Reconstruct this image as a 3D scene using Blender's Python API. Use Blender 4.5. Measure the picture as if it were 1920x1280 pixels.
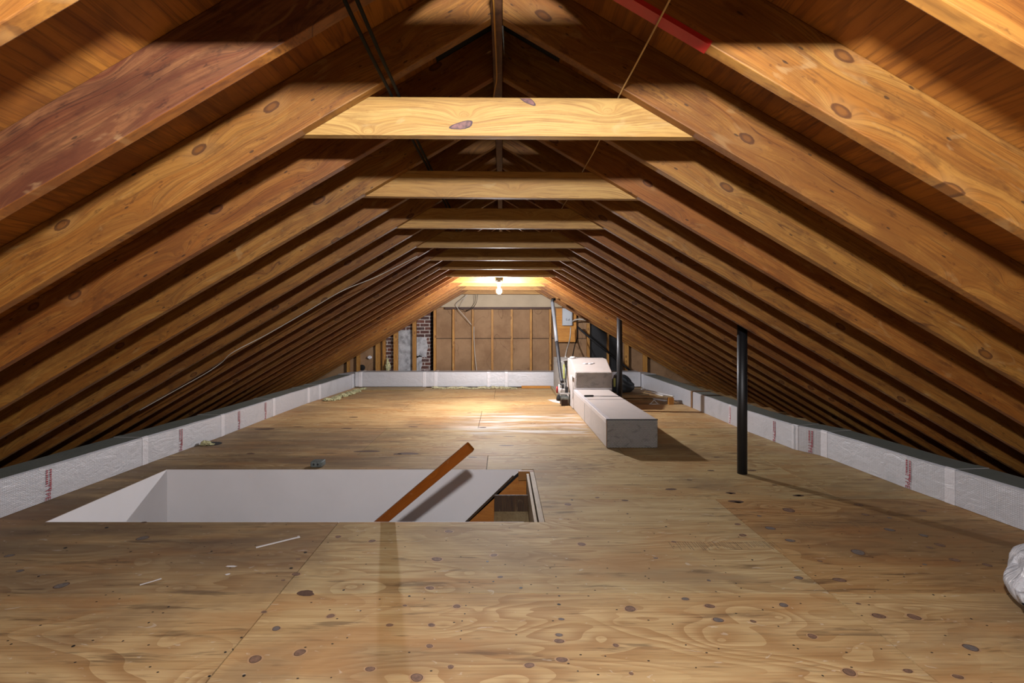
import bpy, bmesh, math, random
from mathutils import Vector, Matrix, noise

S = bpy.context.scene
for o in list(bpy.data.objects):
    bpy.data.objects.remove(o)
COL = S.collection
random.seed(7)

# ------------------------------------------------------------------ camera, world, exposure
F = 920.0                      # focal length in pixels of the 1920 px wide frame
VX, VY = 942.0, 608.0          # vanishing point of the attic's length
HC = 1.28                      # eye height
cd = bpy.data.cameras.new('camera')
cam = bpy.data.objects.new('camera', cd)
COL.objects.link(cam)
cam.location = (0, 0, HC)
cam.rotation_euler = (math.pi / 2, 0, 0)
cd.sensor_fit = 'HORIZONTAL'
cd.sensor_width = 36.0
cd.lens = F / 1920 * 36
cd.shift_x = (960 - VX) / 1920
cd.shift_y = -(640 - VY) / 1920
cd.clip_start = 0.02
cd.clip_end = 60
S.camera = cam

w = bpy.data.worlds.new('world')
S.world = w
w.use_nodes = True
w.node_tree.nodes['Background'].inputs[0].default_value = (0.6, 0.7, 1, 1)
w.node_tree.nodes['Background'].inputs[1].default_value = 0.0

S.view_settings.view_transform = 'Standard'
S.view_settings.look = 'None'
S.view_settings.exposure = 0.42
S.view_settings.gamma = 1.0
S.view_settings.use_curve_mapping = False

BULB_FAR = 4600.0              # emission strength of the far bulb
BULB_NEAR = 4400.0             # emission strength of the bulb above the camera
BULB_COL = (0.97, 0.96, 1.0)


# ------------------------------------------------------------------ helpers
def P(px, py, d):
    return Vector(((px - VX) / F * d, d, HC + (VY - py) / F * d))


def G(px, py, z=0.0):
    d = (HC - z) * F / (py - VY)
    return Vector(((px - VX) / F * d, d, z))


def lin(r, g, b):
    def c(v):
        v /= 255.0
        return v / 12.92 if v <= 0.04045 else ((v + 0.055) / 1.055) ** 2.4
    return (c(r), c(g), c(b), 1.0)


class NB:
    """small node builder"""
    def __init__(self, name):
        self.m = bpy.data.materials.new(name)
        self.m.use_nodes = True
        self.t = self.m.node_tree
        self.b = self.t.nodes['Principled BSDF']

    def n(self, typ, **kw):
        nd = self.t.nodes.new(typ)
        for k, v in kw.items():
            if k.startswith('_'):
                setattr(nd, k[1:], v)
        return nd

    def put(self, sock, v):
        if isinstance(v, bpy.types.NodeSocket):
            self.t.links.new(v, sock)
        elif isinstance(v, (int, float)) and sock.type in ('RGBA', 'VECTOR'):
            sock.default_value = (v, v, v, 1)[:len(sock.default_value)]
        elif sock.type == 'RGBA' and len(v) == 3:
            sock.default_value = (*v, 1)
        else:
            sock.default_value = v

    def math(self, op, a, b=0.0, c=0.0, clamp=False):
        nd = self.n('ShaderNodeMath', _operation=op)
        nd.use_clamp = clamp
        for i, v in enumerate((a, b, c)):
            self.put(nd.inputs[i], v)
        return nd.outputs[0]

    def vmath(self, op, a, b=(0, 0, 0)):
        nd = self.n('ShaderNodeVectorMath', _operation=op)
        self.put(nd.inputs[0], a)
        self.put(nd.inputs[1], b)
        return nd.outputs[0]

    def mix(self, f, a, b, mode='MIX'):
        nd = self.n('ShaderNodeMix', _data_type='RGBA', _blend_type=mode)
        self.put(nd.inputs[0], f)
        self.put(nd.inputs[6], a)
        self.put(nd.inputs[7], b)
        return nd.outputs[2]

    def smooth(self, v, lo, hi):
        nd = self.n('ShaderNodeMapRange', _interpolation_type='SMOOTHSTEP')
        self.put(nd.inputs[0], v)
        nd.inputs[1].default_value = lo
        nd.inputs[2].default_value = hi
        return nd.outputs[0]

    def noise(self, vec, scale=1.0, detail=3.0, rough=0.55, dist=0.0):
        nd = self.n('ShaderNodeTexNoise')
        self.put(nd.inputs['Vector'], vec)
        nd.inputs['Scale'].default_value = scale
        nd.inputs['Detail'].default_value = detail
        nd.inputs['Roughness'].default_value = rough
        nd.inputs['Distortion'].default_value = dist
        return nd.outputs[0]

    def voro(self, vec, scale=1.0, rnd=1.0, feat='F1', dim='3D'):
        nd = self.n('ShaderNodeTexVoronoi', _feature=feat, _voronoi_dimensions=dim)
        self.put(nd.inputs['Vector'], vec)
        nd.inputs['Scale'].default_value = scale
        nd.inputs['Randomness'].default_value = rnd
        return nd.outputs[0]

    def scale(self, vec, s):
        return self.vmath('MULTIPLY', vec, s)

    def coords(self, kind='Object'):
        return self.n('ShaderNodeTexCoord').outputs[kind]

    def rand(self):
        nd = self.n('ShaderNodeObjectInfo')
        return nd.outputs['Random'], nd.outputs['Color']

    def bump(self, h, strength=0.3, dist=0.01):
        nd = self.n('ShaderNodeBump')
        nd.inputs['Strength'].default_value = strength
        nd.inputs['Distance'].default_value = dist
        self.put(nd.inputs['Height'], h)
        self.t.links.new(nd.outputs[0], self.b.inputs['Normal'])

    def done(self, col, rough=0.6, metal=0.0, spec=0.4):
        self.put(self.b.inputs['Base Color'], col)
        self.put(self.b.inputs['Roughness'], rough)
        self.put(self.b.inputs['Metallic'], metal)
        self.b.inputs['Specular IOR Level'].default_value = spec
        return self.m


def framing_mat(name, c_hi, c_lo, c_dark, knots=True, blotch=0.6, fine=1.0, rough=0.62, dens=0.31):
    """sawn lumber, grain along the object's own X; object colour tints it"""
    b = NB(name)
    rnd, tint = b.rand()
    off = b.n('ShaderNodeCombineXYZ')
    b.put(off.inputs[0], b.math('MULTIPLY', rnd, 57.0))
    b.put(off.inputs[1], b.math('MULTIPLY', rnd, 13.0))
    b.put(off.inputs[2], b.math('MULTIPLY', rnd, 31.0))
    co = b.vmath('ADD', b.coords(), off.outputs[0])
    sep = b.n('ShaderNodeSeparateXYZ')
    b.put(sep.inputs[0], co)
    flat = b.n('ShaderNodeCombineXYZ')
    b.put(flat.inputs[0], sep.outputs[0])
    b.put(flat.inputs[1], sep.outputs[2])
    kn = b.n('ShaderNodeTexVoronoi', _voronoi_dimensions='2D')
    b.put(kn.inputs['Vector'], b.scale(flat.outputs[0], (2.6, 5.5, 1)))
    kn.inputs['Scale'].default_value = 1.0
    kd = kn.outputs['Distance']
    warp = b.math('DIVIDE', 0.012, b.math('ADD', kd, 0.12))
    cz = b.n('ShaderNodeCombineXYZ')
    b.put(cz.inputs[0], sep.outputs[0])
    b.put(cz.inputs[1], sep.outputs[1])
    b.put(cz.inputs[2], b.math('ADD', sep.outputs[2], warp))
    g1 = b.noise(b.scale(cz.outputs[0], (0.9, 6, 26)), 1.0, 4, 0.6, 0.3)
    bands = b.math('SINE', b.math('MULTIPLY', g1, 42.0))
    g2 = b.noise(b.scale(cz.outputs[0], (4, 60, 190)), 1.0, 3, 0.6)
    bl = b.noise(b.scale(co, (2.2, 1.5, 7)), 1.0, 5, 0.65, 0.5)
    bl2 = b.noise(b.scale(co, (7, 5, 16)), 1.0, 4, 0.7, 0.2)
    c = b.mix(b.smooth(g1, 0.3, 0.7), c_lo, c_hi)
    c = b.mix(b.math('MULTIPLY', b.smooth(bands, 0.1, 1.0), 0.22 * fine), c, c_dark)
    c = b.mix(b.math('MULTIPLY', b.smooth(g2, 0.46, 0.66), 0.38 * fine), c, c_dark)
    c = b.mix(b.math('MULTIPLY', b.smooth(bl, 0.47, 0.64), blotch), c, b.mix(0.5, c_lo, c_dark))
    c = b.mix(b.math('MULTIPLY', b.smooth(bl2, 0.55, 0.69), blotch * 0.8), c, c_dark)
    st = b.noise(b.scale(co, (1.1, 1, 3.2)), 1.7, 6, 0.75, 1.0)
    c = b.mix(b.math('MULTIPLY', b.smooth(st, 0.50, 0.6), blotch), c, b.mix(0.35, c_lo, c_dark))
    fl = b.noise(b.scale(co, (16, 12, 42)), 1.0, 3, 0.7)
    c = b.mix(b.math('MULTIPLY', b.smooth(fl, 0.6, 0.7), blotch * 0.9), c, c_dark)
    # pale worn scrapes
    sc = b.noise(b.scale(co, (3.5, 3, 10)), 1.3, 3, 0.6, 1.2)
    c = b.mix(b.math('MULTIPLY', b.smooth(sc, 0.6, 0.72), 0.4), c, b.mix(0.5, c_hi, (0.8, 0.66, 0.48, 1)))
    if knots:
        pick = b.smooth(kn.outputs['Color'], 0.50, 0.51)
        kw = b.math('ADD', kd, b.math('MULTIPLY', b.math('SUBTRACT', bl2, 0.5), 0.10))
        ring = b.smooth(kd, 0.26, 0.08)
        c = b.mix(b.math('MULTIPLY', b.math('MULTIPLY', ring, pick), 0.4), c, b.mix(0.5, c_lo, (0.75, 0.5, 0.25, 1)))
        edge = b.math('MULTIPLY', b.smooth(kw, 0.095, 0.078), pick)
        c = b.mix(b.math('MULTIPLY', edge, 0.8), c, c_dark)
        core = b.math('MULTIPLY', b.smooth(kw, 0.07, 0.03), pick)
        c = b.mix(b.math('MULTIPLY', core, 0.5), c, c_lo)
        spn = b.n('ShaderNodeTexVoronoi', _voronoi_dimensions='2D')
        b.put(spn.inputs['Vector'], b.scale(flat.outputs[0], (5, 14, 1)))
        spn.inputs['Scale'].default_value = 1.0
        spk = b.smooth(spn.outputs['Color'], 0.58, 0.6)
        sw = b.math('ADD', spn.outputs['Distance'], b.math('MULTIPLY', b.math('SUBTRACT', fl, 0.5), 0.09))
        c = b.mix(b.math('MULTIPLY', b.math('MULTIPLY', b.smooth(sw, 0.055, 0.03), spk), 0.75), c, (0.03, 0.014, 0.007, 1))
        # seasoning cracks along the grain
        ck = b.math('ABSOLUTE', b.math('SUBTRACT', b.noise(b.scale(cz.outputs[0], (0.7, 1, 9)), 1.0, 2, 0.4), 0.55))
        ckm = b.math('MULTIPLY', b.smooth(ck, 0.006, 0.001), b.smooth(bl, 0.5, 0.58))
        c = b.mix(b.math('MULTIPLY', ckm, 0.7), c, c_dark)
    c = b.mix(1.0, c, tint, 'MULTIPLY')
    c = b.mix(1.0, c, (dens * 1.0, dens * 0.96, dens * 0.74, 1), 'MULTIPLY')
    b.bump(b.math('ADD', b.math('MULTIPLY', g2, 0.6), b.math('MULTIPLY', bl2, 0.8)), 0.35, 0.004)
    return b.done(c, rough, 0, 0.35)


M = {}
M['rafter'] = framing_mat('rafter_wood', lin(216, 160, 84), lin(190, 124, 50), lin(92, 46, 16), blotch=0.55)
M['old_rafter'] = framing_mat('dark_rafter_wood', lin(156, 116, 86), lin(116, 66, 42), lin(54, 24, 16), blotch=0.7, dens=0.42)
M['collar'] = framing_mat('collar_wood', lin(232, 192, 124), lin(216, 168, 98), lin(150, 100, 48), knots=False, blotch=0.22, fine=1.2, dens=0.40)
M['stud'] = framing_mat('stud_wood', lin(214, 166, 100), lin(190, 138, 74), lin(110, 66, 30), blotch=0.3, dens=0.62)
M['dark_wood'] = framing_mat('dark_stair_wood', lin(120, 84, 46), lin(88, 58, 30), lin(40, 24, 14), knots=False, blotch=0.3, fine=1.6)
M['pale_wood'] = framing_mat('pale_wood', lin(196, 176, 148), lin(178, 154, 124), lin(130, 104, 76), knots=False, blotch=0.3, dens=0.6)
M['rail_wood'] = framing_mat('varnished_rail_wood', lin(196, 112, 28), lin(178, 96, 20), lin(128, 62, 12), knots=False, blotch=0.15, fine=0.6, rough=0.4)
M['orange_ply'] = framing_mat('orange_plywood', lin(226, 164, 84), lin(212, 146, 66), lin(160, 96, 36), knots=False, blotch=0.3, dens=0.62)


def sheathing():
    b = NB('roof_sheathing_plywood')
    co = b.coords()
    g1 = b.noise(b.scale(co, (9, 0.9, 9)), 1.0, 4, 0.6, 0.6)
    bands = b.math('SINE', b.math('MULTIPLY', g1, 46.0))
    g2 = b.noise(b.scale(co, (120, 3.5, 120)), 1.0, 3, 0.6)
    bl = b.noise(co, 1.3, 5, 0.65, 0.4)
    c = b.mix(b.smooth(g1, 0.3, 0.7), lin(122, 70, 24), lin(158, 102, 42))
    c = b.mix(b.math('MULTIPLY', b.smooth(bands, 0.2, 1), 0.4), c, lin(84, 44, 16))
    c = b.mix(b.math('MULTIPLY', b.smooth(g2, 0.5, 0.75), 0.55), c, lin(60, 30, 12))
    c = b.mix(b.math('MULTIPLY', b.smooth(bl, 0.5, 0.7), 0.5), c, lin(70, 38, 18))
    kd = b.voro(b.scale(co, (2.2, 1.6, 2.2)), 1.0)
    c = b.mix(b.math('MULTIPLY', b.smooth(kd, 0.13, 0.07), 0.7), c, lin(160, 116, 62))
    c = b.mix(b.math('MULTIPLY', b.smooth(kd, 0.06, 0.04), 0.8), c, lin(80, 46, 24))
    # panel joints: lines down the slope every 2.44 m of length and along it every 1.22 m
    sep = b.n('ShaderNodeSeparateXYZ')
    b.put(sep.inputs[0], co)
    fy = b.math('FRACT', b.math('DIVIDE', b.math('ADD', sep.outputs[1], 1.15), 2.44))
    jy = b.smooth(b.math('ABSOLUTE', b.math('SUBTRACT', fy, 0.5)), 0.0013, 0.0004)
    c = b.mix(jy, c, (0.01, 0.006, 0.004, 1))
    c = b.mix(1.0, c, (0.74, 0.74, 0.56, 1), 'MULTIPLY')
    b.bump(g2, 0.25, 0.004)
    return b.done(c, 0.65, 0, 0.3)


M['sheathing'] = sheathing()


def floor_mat():
    b = NB('floor_plywood')
    co0 = b.coords()
    at = b.n('ShaderNodeAttribute', _attribute_name='sheet_seed')
    seed = at.outputs['Fac']
    tn = b.n('ShaderNodeAttribute', _attribute_name='sheet_tint')
    off = b.n('ShaderNodeCombineXYZ')
    b.put(off.inputs[0], seed)
    b.put(off.inputs[1], b.math('MULTIPLY', seed, 0.37))
    co = b.vmath('ADD', co0, off.outputs[0])
    kd = b.voro(b.scale(co, (2.2, 3.4, 1)), 1.0, dim='2D')
    warp = b.math('DIVIDE', 0.05, b.math('ADD', kd, 0.25))
    g = b.noise(b.scale(co, (0.55, 2.4, 1)), 1.0, 2, 0.5, 0.7)
    g = b.math('ADD', g, warp)
    band = b.math('FRACT', b.math('MULTIPLY', g, 17.0))
    bandm = b.math('MULTIPLY', b.smooth(band, 0.15, 0.95), b.smooth(b.noise(b.scale(co, (0.8, 1.2, 1)), 1.3, 2), 0.36, 0.62))
    fine = b.noise(b.scale(co, (3.0, 90, 1)), 1.0, 3, 0.65)
    str_ = b.noise(b.scale(co, (0.8, 16, 1)), 1.0, 4, 0.6, 0.2)
    c = b.mix(b.smooth(str_, 0.3, 0.7), lin(186, 154, 108), lin(206, 178, 132))
    c = b.mix(b.math('MULTIPLY', bandm, 0.6), c, lin(150, 106, 62))
    c = b.mix(b.math('MULTIPLY', b.smooth(fine, 0.46, 0.66), 0.45), c, lin(140, 104, 66))
    # grime and orange stains
    gr = b.noise(b.scale(co0, (0.55, 1.1, 1)), 1.0, 5, 0.62, 0.5)
    c = b.mix(b.math('MULTIPLY', b.smooth(gr, 0.46, 0.62), 0.6), c, lin(132, 106, 80))
    og = b.noise(b.scale(co, (1.1, 3.4, 1)), 1.0, 4, 0.6, 0.3)
    c = b.mix(b.math('MULTIPLY', b.smooth(og, 0.5, 0.64), 0.42), c, lin(176, 126, 76))
    dk = b.noise(b.scale(co0, (1.6, 13, 1)), 1.0, 4, 0.7, 0.2)
    c = b.mix(b.math('MULTIPLY', b.smooth(dk, 0.56, 0.68), 0.6), c, lin(92, 70, 50))
    # darker soiled streaks to the left of the stair opening
    sep = b.n('ShaderNodeSeparateXYZ')
    b.put(sep.inputs[0], co0)
    X, Y = sep.outputs[0], sep.outputs[1]
    soil = b.math('MULTIPLY', b.smooth(X, -0.6, -1.7), b.math('MULTIPLY', b.smooth(Y, 2.4, 2.9), b.smooth(Y, 6.9, 5.6)))
    soil = b.math('MULTIPLY', soil, b.smooth(b.noise(b.scale(co0, (0.8, 7, 1)), 1.0, 4, 0.6), 0.3, 0.62))
    c = b.mix(b.math('MULTIPLY', soil, 0.62), c, lin(104, 82, 66))
    # spilled plaster: white streaks near the trunk duct
    m = b.math('MULTIPLY', b.smooth(X, -0.9, -0.1), b.smooth(X, 1.15, 0.95))
    m = b.math('MULTIPLY', m, b.math('MULTIPLY', b.smooth(Y, 5.5, 5.9), b.smooth(Y, 7.15, 6.9)))
    st = b.smooth(b.noise(b.scale(co0, (1.0, 9, 1)), 1.0, 3, 0.6), 0.46, 0.58)
    c = b.mix(b.math('MULTIPLY', b.math('MULTIPLY', m, st), 0.8), c, lin(222, 214, 214))
    # scuffs
    sc = b.noise(b.scale(co0, (2.2, 5, 1)), 3.0, 2, 0.5, 2.5)
    c = b.mix(b.math('MULTIPLY', b.smooth(sc, 0.68, 0.73), 0.35), c, lin(220, 210, 196))
    # staples and nail heads
    nh = b.voro(b.scale(co, (3.6, 5.5, 1)), 1.0, dim='2D')
    c = b.mix(b.smooth(nh, 0.022, 0.014), c, (0.02, 0.015, 0.012, 1))
    c = b.mix(1.0, c, tn.outputs['Color'], 'MULTIPLY')
    c = b.mix(1.0, c, (0.70, 0.735, 0.755, 1), 'MULTIPLY')
    b.bump(b.math('ADD', fine, b.math('MULTIPLY', bandm, 0.5)), 0.2, 0.003)
    return b.done(c, b.math('ADD', 0.6, b.math('MULTIPLY', gr, 0.2)), 0, 0.25)


M['floor'] = floor_mat()


def foil_mat(name, base, metal, rough, quilt=0.0, scrim=1.0, dirt=0.25):
    b = NB(name)
    rnd, tint = b.rand()
    co = b.coords()
    sep = b.n('ShaderNodeSeparateXYZ')
    b.put(sep.inputs[0], co)
    X, Y, Z = sep.outputs
    h1 = b.math('SINE', b.math('MULTIPLY', Z, 2 * math.pi / 0.012))
    h2 = b.math('SINE', b.math('MULTIPLY', b.math('ADD', X, Y), 2 * math.pi / 0.012))
    grid = b.math('MAXIMUM', h1, h2)
    wr = b.noise(b.scale(co, (5, 5, 9)), 1.2, 5, 0.6, 1.5)
    wr2 = b.noise(co, 38, 3, 0.6)
    d1 = b.noise(co, 2.4, 5, 0.65, 0.5)
    c = b.mix(b.math('MULTIPLY', b.smooth(d1, 0.5, 0.75), dirt), base, lin(120, 118, 116))
    c = b.mix(b.math('MULTIPLY', b.smooth(grid, 0.6, 1.0), 0.08 * scrim), c, (0.25, 0.25, 0.25, 1))
    if quilt:
        q = b.math('SINE', b.math('MULTIPLY', b.math('ADD', X, b.math('MULTIPLY', Z, 2.0)), 2 * math.pi / 0.03))
        q2 = b.math('SINE', b.math('MULTIPLY', b.math('SUBTRACT', X, b.math('MULTIPLY', Z, 2.0)), 2 * math.pi / 0.03))
        h = b.math('ADD', b.math('MULTIPLY', b.math('ADD', q, q2), quilt), b.math('MULTIPLY', wr2, 1.5))
        c = b.mix(b.math('MULTIPLY', b.smooth(b.math('ADD', q, b.math('MULTIPLY', wr2, 2.0)), 0.2, 1.8), 0.4), c, (0.85, 0.84, 0.80, 1))
        c = b.mix(b.math('MULTIPLY', b.smooth(wr, 0.5, 0.65), 0.4), c, (0.16, 0.155, 0.15, 1))
        b.bump(h, 0.9, 0.008)
    else:
        h = b.math('ADD', b.math('MULTIPLY', grid, 0.15 * scrim), b.math('ADD', b.math('MULTIPLY', wr, 2.0), b.math('MULTIPLY', wr2, 0.3)))
        b.bump(h, 0.3, 0.01)
    c = b.mix(1.0, c, tint, 'MULTIPLY')
    return b.done(c, b.math('ADD', rough, b.math('MULTIPLY', d1, 0.2)), metal, 0.5)


M['foil'] = foil_mat('duct_foil', lin(192, 192, 195), 0.5, 0.34)
M['foil_top'] = foil_mat('duct_top_foil', lin(104, 108, 100), 0.3, 0.5)  # darker grey-green foil, used on the duct tops
M['foil_matte'] = foil_mat('trunk_foil', lin(182, 174, 168), 0.2, 0.45, dirt=0.15)
M['foil_quilt'] = foil_mat('quilted_foil', lin(176, 172, 166), 0.3, 0.36, quilt=1.0)
M['foil_tape'] = foil_mat('foil_tape', lin(206, 204, 206), 0.4, 0.34, scrim=0.3)


def plain(name, col, rough=0.5, metal=0.0, spec=0.5, var=0.15, vs=6.0, bump=0.0):
    col = tuple(v * 0.62 for v in col[:3]) + (1,)
    b = NB(name)
    n = b.noise(b.coords(), vs, 5, 0.6)
    dark = tuple(c * (1 - var * 2) for c in col[:3]) + (1,)
    c = b.mix(b.smooth(n, 0.35, 0.75), col, dark)
    if bump:
        b.bump(n, bump, 0.01)
    return b.done(c, rough, metal, spec)


M['drywall'] = plain('painted_drywall', (0.98, 0.94, 0.93), 0.75, var=0.03, vs=2.0)
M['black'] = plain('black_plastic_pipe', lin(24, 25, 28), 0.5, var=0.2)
M['black_foam'] = plain('black_foam_sleeve', lin(38, 38, 42), 0.6, var=0.2)
M['grey_sleeve'] = plain('grey_sleeve', lin(128, 130, 134), 0.5)
M['pvc'] = plain('white_plastic', lin(226, 224, 220), 0.4, var=0.06)
M['black_band'] = plain('black_ridge_band', lin(20, 23, 28), 0.9, var=0.3)
M['red'] = plain('red_tape', lin(190, 28, 22), 0.5, var=0.12)
M['print_red'] = plain('red_print', lin(170, 60, 70), 0.6, var=0.1, vs=60)
M['print_white'] = plain('white_print', lin(200, 200, 205), 0.6, var=0.2, vs=60)
M['print_dark'] = plain('faded_black_print', lin(104, 86, 62), 0.8, var=0.2, vs=30)
M['ink'] = plain('black_print', lin(34, 34, 38), 0.6)
M['galv'] = plain('galvanised_steel', lin(142, 150, 146), 0.5, 0.5, var=0.25, vs=30)
M['enclosure'] = plain('grey_enclosure_paint', lin(196, 202, 208), 0.45, var=0.05)
M['dark_void'] = plain('dark_hole', lin(18, 12, 8), 0.9)
M['joist'] = plain('old_joist_edge', lin(130, 92, 52), 0.8, var=0.2)
M['insul'] = plain('fibreglass_wool', lin(226, 216, 172), 0.95, spec=0.1, var=0.2, vs=40, bump=1.0)
M['insul_green'] = plain('greenish_fibreglass_wool', lin(222, 218, 168), 0.95, spec=0.1, var=0.25, vs=40, bump=1.0)
M['cable_white'] = plain('white_cable', lin(206, 200, 188), 0.5)
M['cable_cream'] = plain('cream_twine', lin(214, 180, 120), 0.7)
M['cable_black'] = plain('black_cable', lin(14, 14, 15), 0.75, spec=0.15)
M['cable_yellow'] = plain('yellow_wire', lin(206, 150, 60), 0.6)
M['porcelain'] = plain('white_porcelain', lin(220, 216, 208), 0.3, var=0.04)
M['chalk'] = plain('white_scrap', lin(226, 220, 216), 0.8, var=0.04)
M['knot'] = plain('knot_brown', lin(140, 106, 82), 0.7, var=0.25, vs=60)
M['knot_rim'] = plain('knot_rim_dark', lin(98, 66, 44), 0.7, var=0.2, vs=60)
M['knot_halo'] = plain('knot_halo', lin(190, 150, 106), 0.65, var=0.12, vs=40)
M['knot_grey'] = plain('knot_grey', lin(124, 112, 104), 0.7, var=0.2, vs=60)
M['nail'] = plain('dark_nail_head', lin(30, 24, 20), 0.6)
M['bag'] = plain('dark_grey_bag', lin(74, 80, 84), 0.45, var=0.2, vs=4, bump=0.6)
M['yellow'] = plain('yellow_label', lin(206, 208, 110), 0.6)
M['resin'] = plain('resin_knot', lin(126, 84, 76), 0.6, var=0.35, vs=50)
M['resin_rim'] = plain('resin_knot_rim', lin(66, 36, 40), 0.6, var=0.2, vs=50)


def plastic_wrap():
    b = NB('white_plastic_wrap')
    co = b.coords()
    n = b.noise(b.scale(co, (5, 5, 3)), 1.5, 5, 0.6, 2.0)
    c = b.mix(b.smooth(n, 0.4, 0.7), lin(172, 171, 172), lin(150, 150, 153))
    b.bump(n, 0.8, 0.03)
    return b.done(c, 0.25, 0, 0.6)


M['wrap'] = plastic_wrap()


def fibreboard():
    b = NB('brown_fibreboard')
    co = b.coords()
    n = b.noise(co, 1.8, 5, 0.65, 0.3)
    f = b.noise(b.scale(co, (90, 1, 14)), 1.0, 3, 0.7)
    c = b.mix(b.smooth(n, 0.35, 0.7), lin(136, 108, 80), lin(116, 89, 64))
    c = b.mix(b.math('MULTIPLY', b.smooth(f, 0.5, 0.8), 0.25), c, lin(90, 68, 48))
    # water rings
    r = b.math('ABSOLUTE', b.math('SUBTRACT', b.noise(b.scale(co, (1.6, 1, 1.2)), 1.1, 2, 0.5, 0.4), 0.56))
    c = b.mix(b.math('MULTIPLY', b.smooth(r, 0.008, 0.0), 0.5), c, lin(66, 44, 30))
    sep = b.n('ShaderNodeSeparateXYZ')
    b.put(sep.inputs[0], co)
    jz = b.smooth(b.math('ABSOLUTE', b.math('SUBTRACT', sep.outputs[2], 0.975)), 0.009, 0.005)
    c = b.mix(jz, c, (0.02, 0.013, 0.008, 1))
    b.bump(f, 0.2, 0.003)
    return b.done(c, 0.85, 0, 0.2)


M['fibreboard'] = fibreboard()
M['gable'] = plain('pale_gable_board', lin(196, 176, 146), 0.8, var=0.08, vs=3)
M['plate'] = framing_mat('reddish_plate_wood', lin(130, 84, 62), lin(104, 62, 46), lin(50, 28, 24), knots=False)


def brick():
    b = NB('old_red_brick')
    co = b.coords()
    sw = b.n('ShaderNodeSeparateXYZ')
    b.put(sw.inputs[0], co)
    cx = b.n('ShaderNodeCombineXYZ')
    b.put(cx.inputs[0], b.math('ADD', sw.outputs[0], sw.outputs[1]))
    b.put(cx.inputs[1], sw.outputs[2])
    bt = b.n('ShaderNodeTexBrick')
    b.put(bt.inputs['Vector'], b.vmath('ADD', cx.outputs[0], b.scale(b.n('ShaderNodeTexNoise').outputs[1], (0.01, 0.01, 0))))
    bt.inputs['Scale'].default_value = 1.0
    bt.inputs['Brick Width'].default_value = 0.205
    bt.inputs['Row Height'].default_value = 0.077
    bt.inputs['Mortar Size'].default_value = 0.008
    bt.inputs['Color1'].default_value = lin(92, 56, 46)
    bt.inputs['Color2'].default_value = lin(62, 46, 44)
    bt.inputs['Mortar'].default_value = lin(160, 154, 148)
    n = b.noise(co, 14, 5, 0.7)
    c = b.mix(b.math('MULTIPLY', b.smooth(n, 0.5, 0.75), 0.6), bt.outputs[0], lin(106, 99, 95))
    b.bump(bt.outputs[1], -0.6, 0.01)
    return b.done(c, 0.9, 0, 0.2)


M['brick'] = brick()
M['parge'] = plain('grey_parging', lin(196, 196, 198), 0.95, spec=0.1, var=0.28, vs=9, bump=1.0)


def emit(name, strength):
    m = bpy.data.materials.new(name)
    m.use_nodes = True
    t = m.node_tree
    for n in list(t.nodes):
        t.nodes.remove(n)
    e = t.nodes.new('ShaderNodeEmission')
    e.inputs[0].default_value = (*BULB_COL, 1)
    e.inputs[1].default_value = strength
    o = t.nodes.new('ShaderNodeOutputMaterial')
    t.links.new(e.outputs[0], o.inputs[0])
    return m


M['bulb_far'] = emit('lit_bulb_far', BULB_FAR)
M['bulb_near'] = emit('lit_bulb_near', BULB_NEAR)


# ---- mesh helpers
def obj(name, bm, mats, parent=None, smooth=False, bevel=0.0, loc=(0, 0, 0)):
    me = bpy.data.meshes.new(name)
    bmesh.ops.recalc_face_normals(bm, faces=bm.faces[:])
    bm.to_mesh(me)
    bm.free()
    if not isinstance(mats, (list, tuple)):
        mats = [mats]
    for m in mats:
        me.materials.append(m)
    if smooth:
        me.polygons.foreach_set('use_smooth', [True] * len(me.polygons))
    o = bpy.data.objects.new(name, me)
    COL.objects.link(o)
    o.location = loc
    if parent:
        o.parent = parent
    if bevel:
        md = o.modifiers.new('bevel', 'BEVEL')
        md.width = bevel
        md.segments = 2
        md.limit_method = 'ANGLE'
        md.angle_limit = math.radians(40)
    return o


def empty(name, loc=(0, 0, 0)):
    o = bpy.data.objects.new(name, None)
    COL.objects.link(o)
    o.location = loc
    o.empty_display_size = 0.1
    return o


def tag(o, label, cat, group=None, kind=None):
    if label:
        o['label'] = label
    if cat:
        o['category'] = cat
    if group:
        o['group'] = group
    if kind:
        o['kind'] = kind
    return o


def struct(o, label=None):
    o['kind'] = 'structure'
    if label:
        o['label'] = label
    return o


def box(bm, x0, x1, y0, y1, z0, z1, mi=0):
    vs = [bm.verts.new((x, y, z)) for x in (x0, x1) for y in (y0, y1) for z in (z0, z1)]
    for f in ((0, 1, 3, 2), (4, 6, 7, 5), (0, 4, 5, 1), (2, 3, 7, 6), (0, 2, 6, 4), (1, 5, 7, 3)):
        fc = bm.faces.new([vs[i] for i in f])
        fc.material_index = mi
    return vs


def prism(bm, pts, axis, a, b, mi=0):
    """pts: 2-D outline; axis: 'y' -> pts are (x,z); 'x' -> (y,z); 'z' -> (x,y)"""
    def v(p, t):
        if axis == 'y':
            return (p[0], t, p[1])
        if axis == 'x':
            return (t, p[0], p[1])
        return (p[0], p[1], t)
    A = [bm.verts.new(v(p, a)) for p in pts]
    B = [bm.verts.new(v(p, b)) for p in pts]
    n = len(pts)
    fs = [bm.faces.new(A), bm.faces.new(B[::-1])]
    for i in range(n):
        fs.append(bm.faces.new((A[i], B[i], B[(i + 1) % n], A[(i + 1) % n])))
    for f in fs:
        f.material_index = mi


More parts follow.
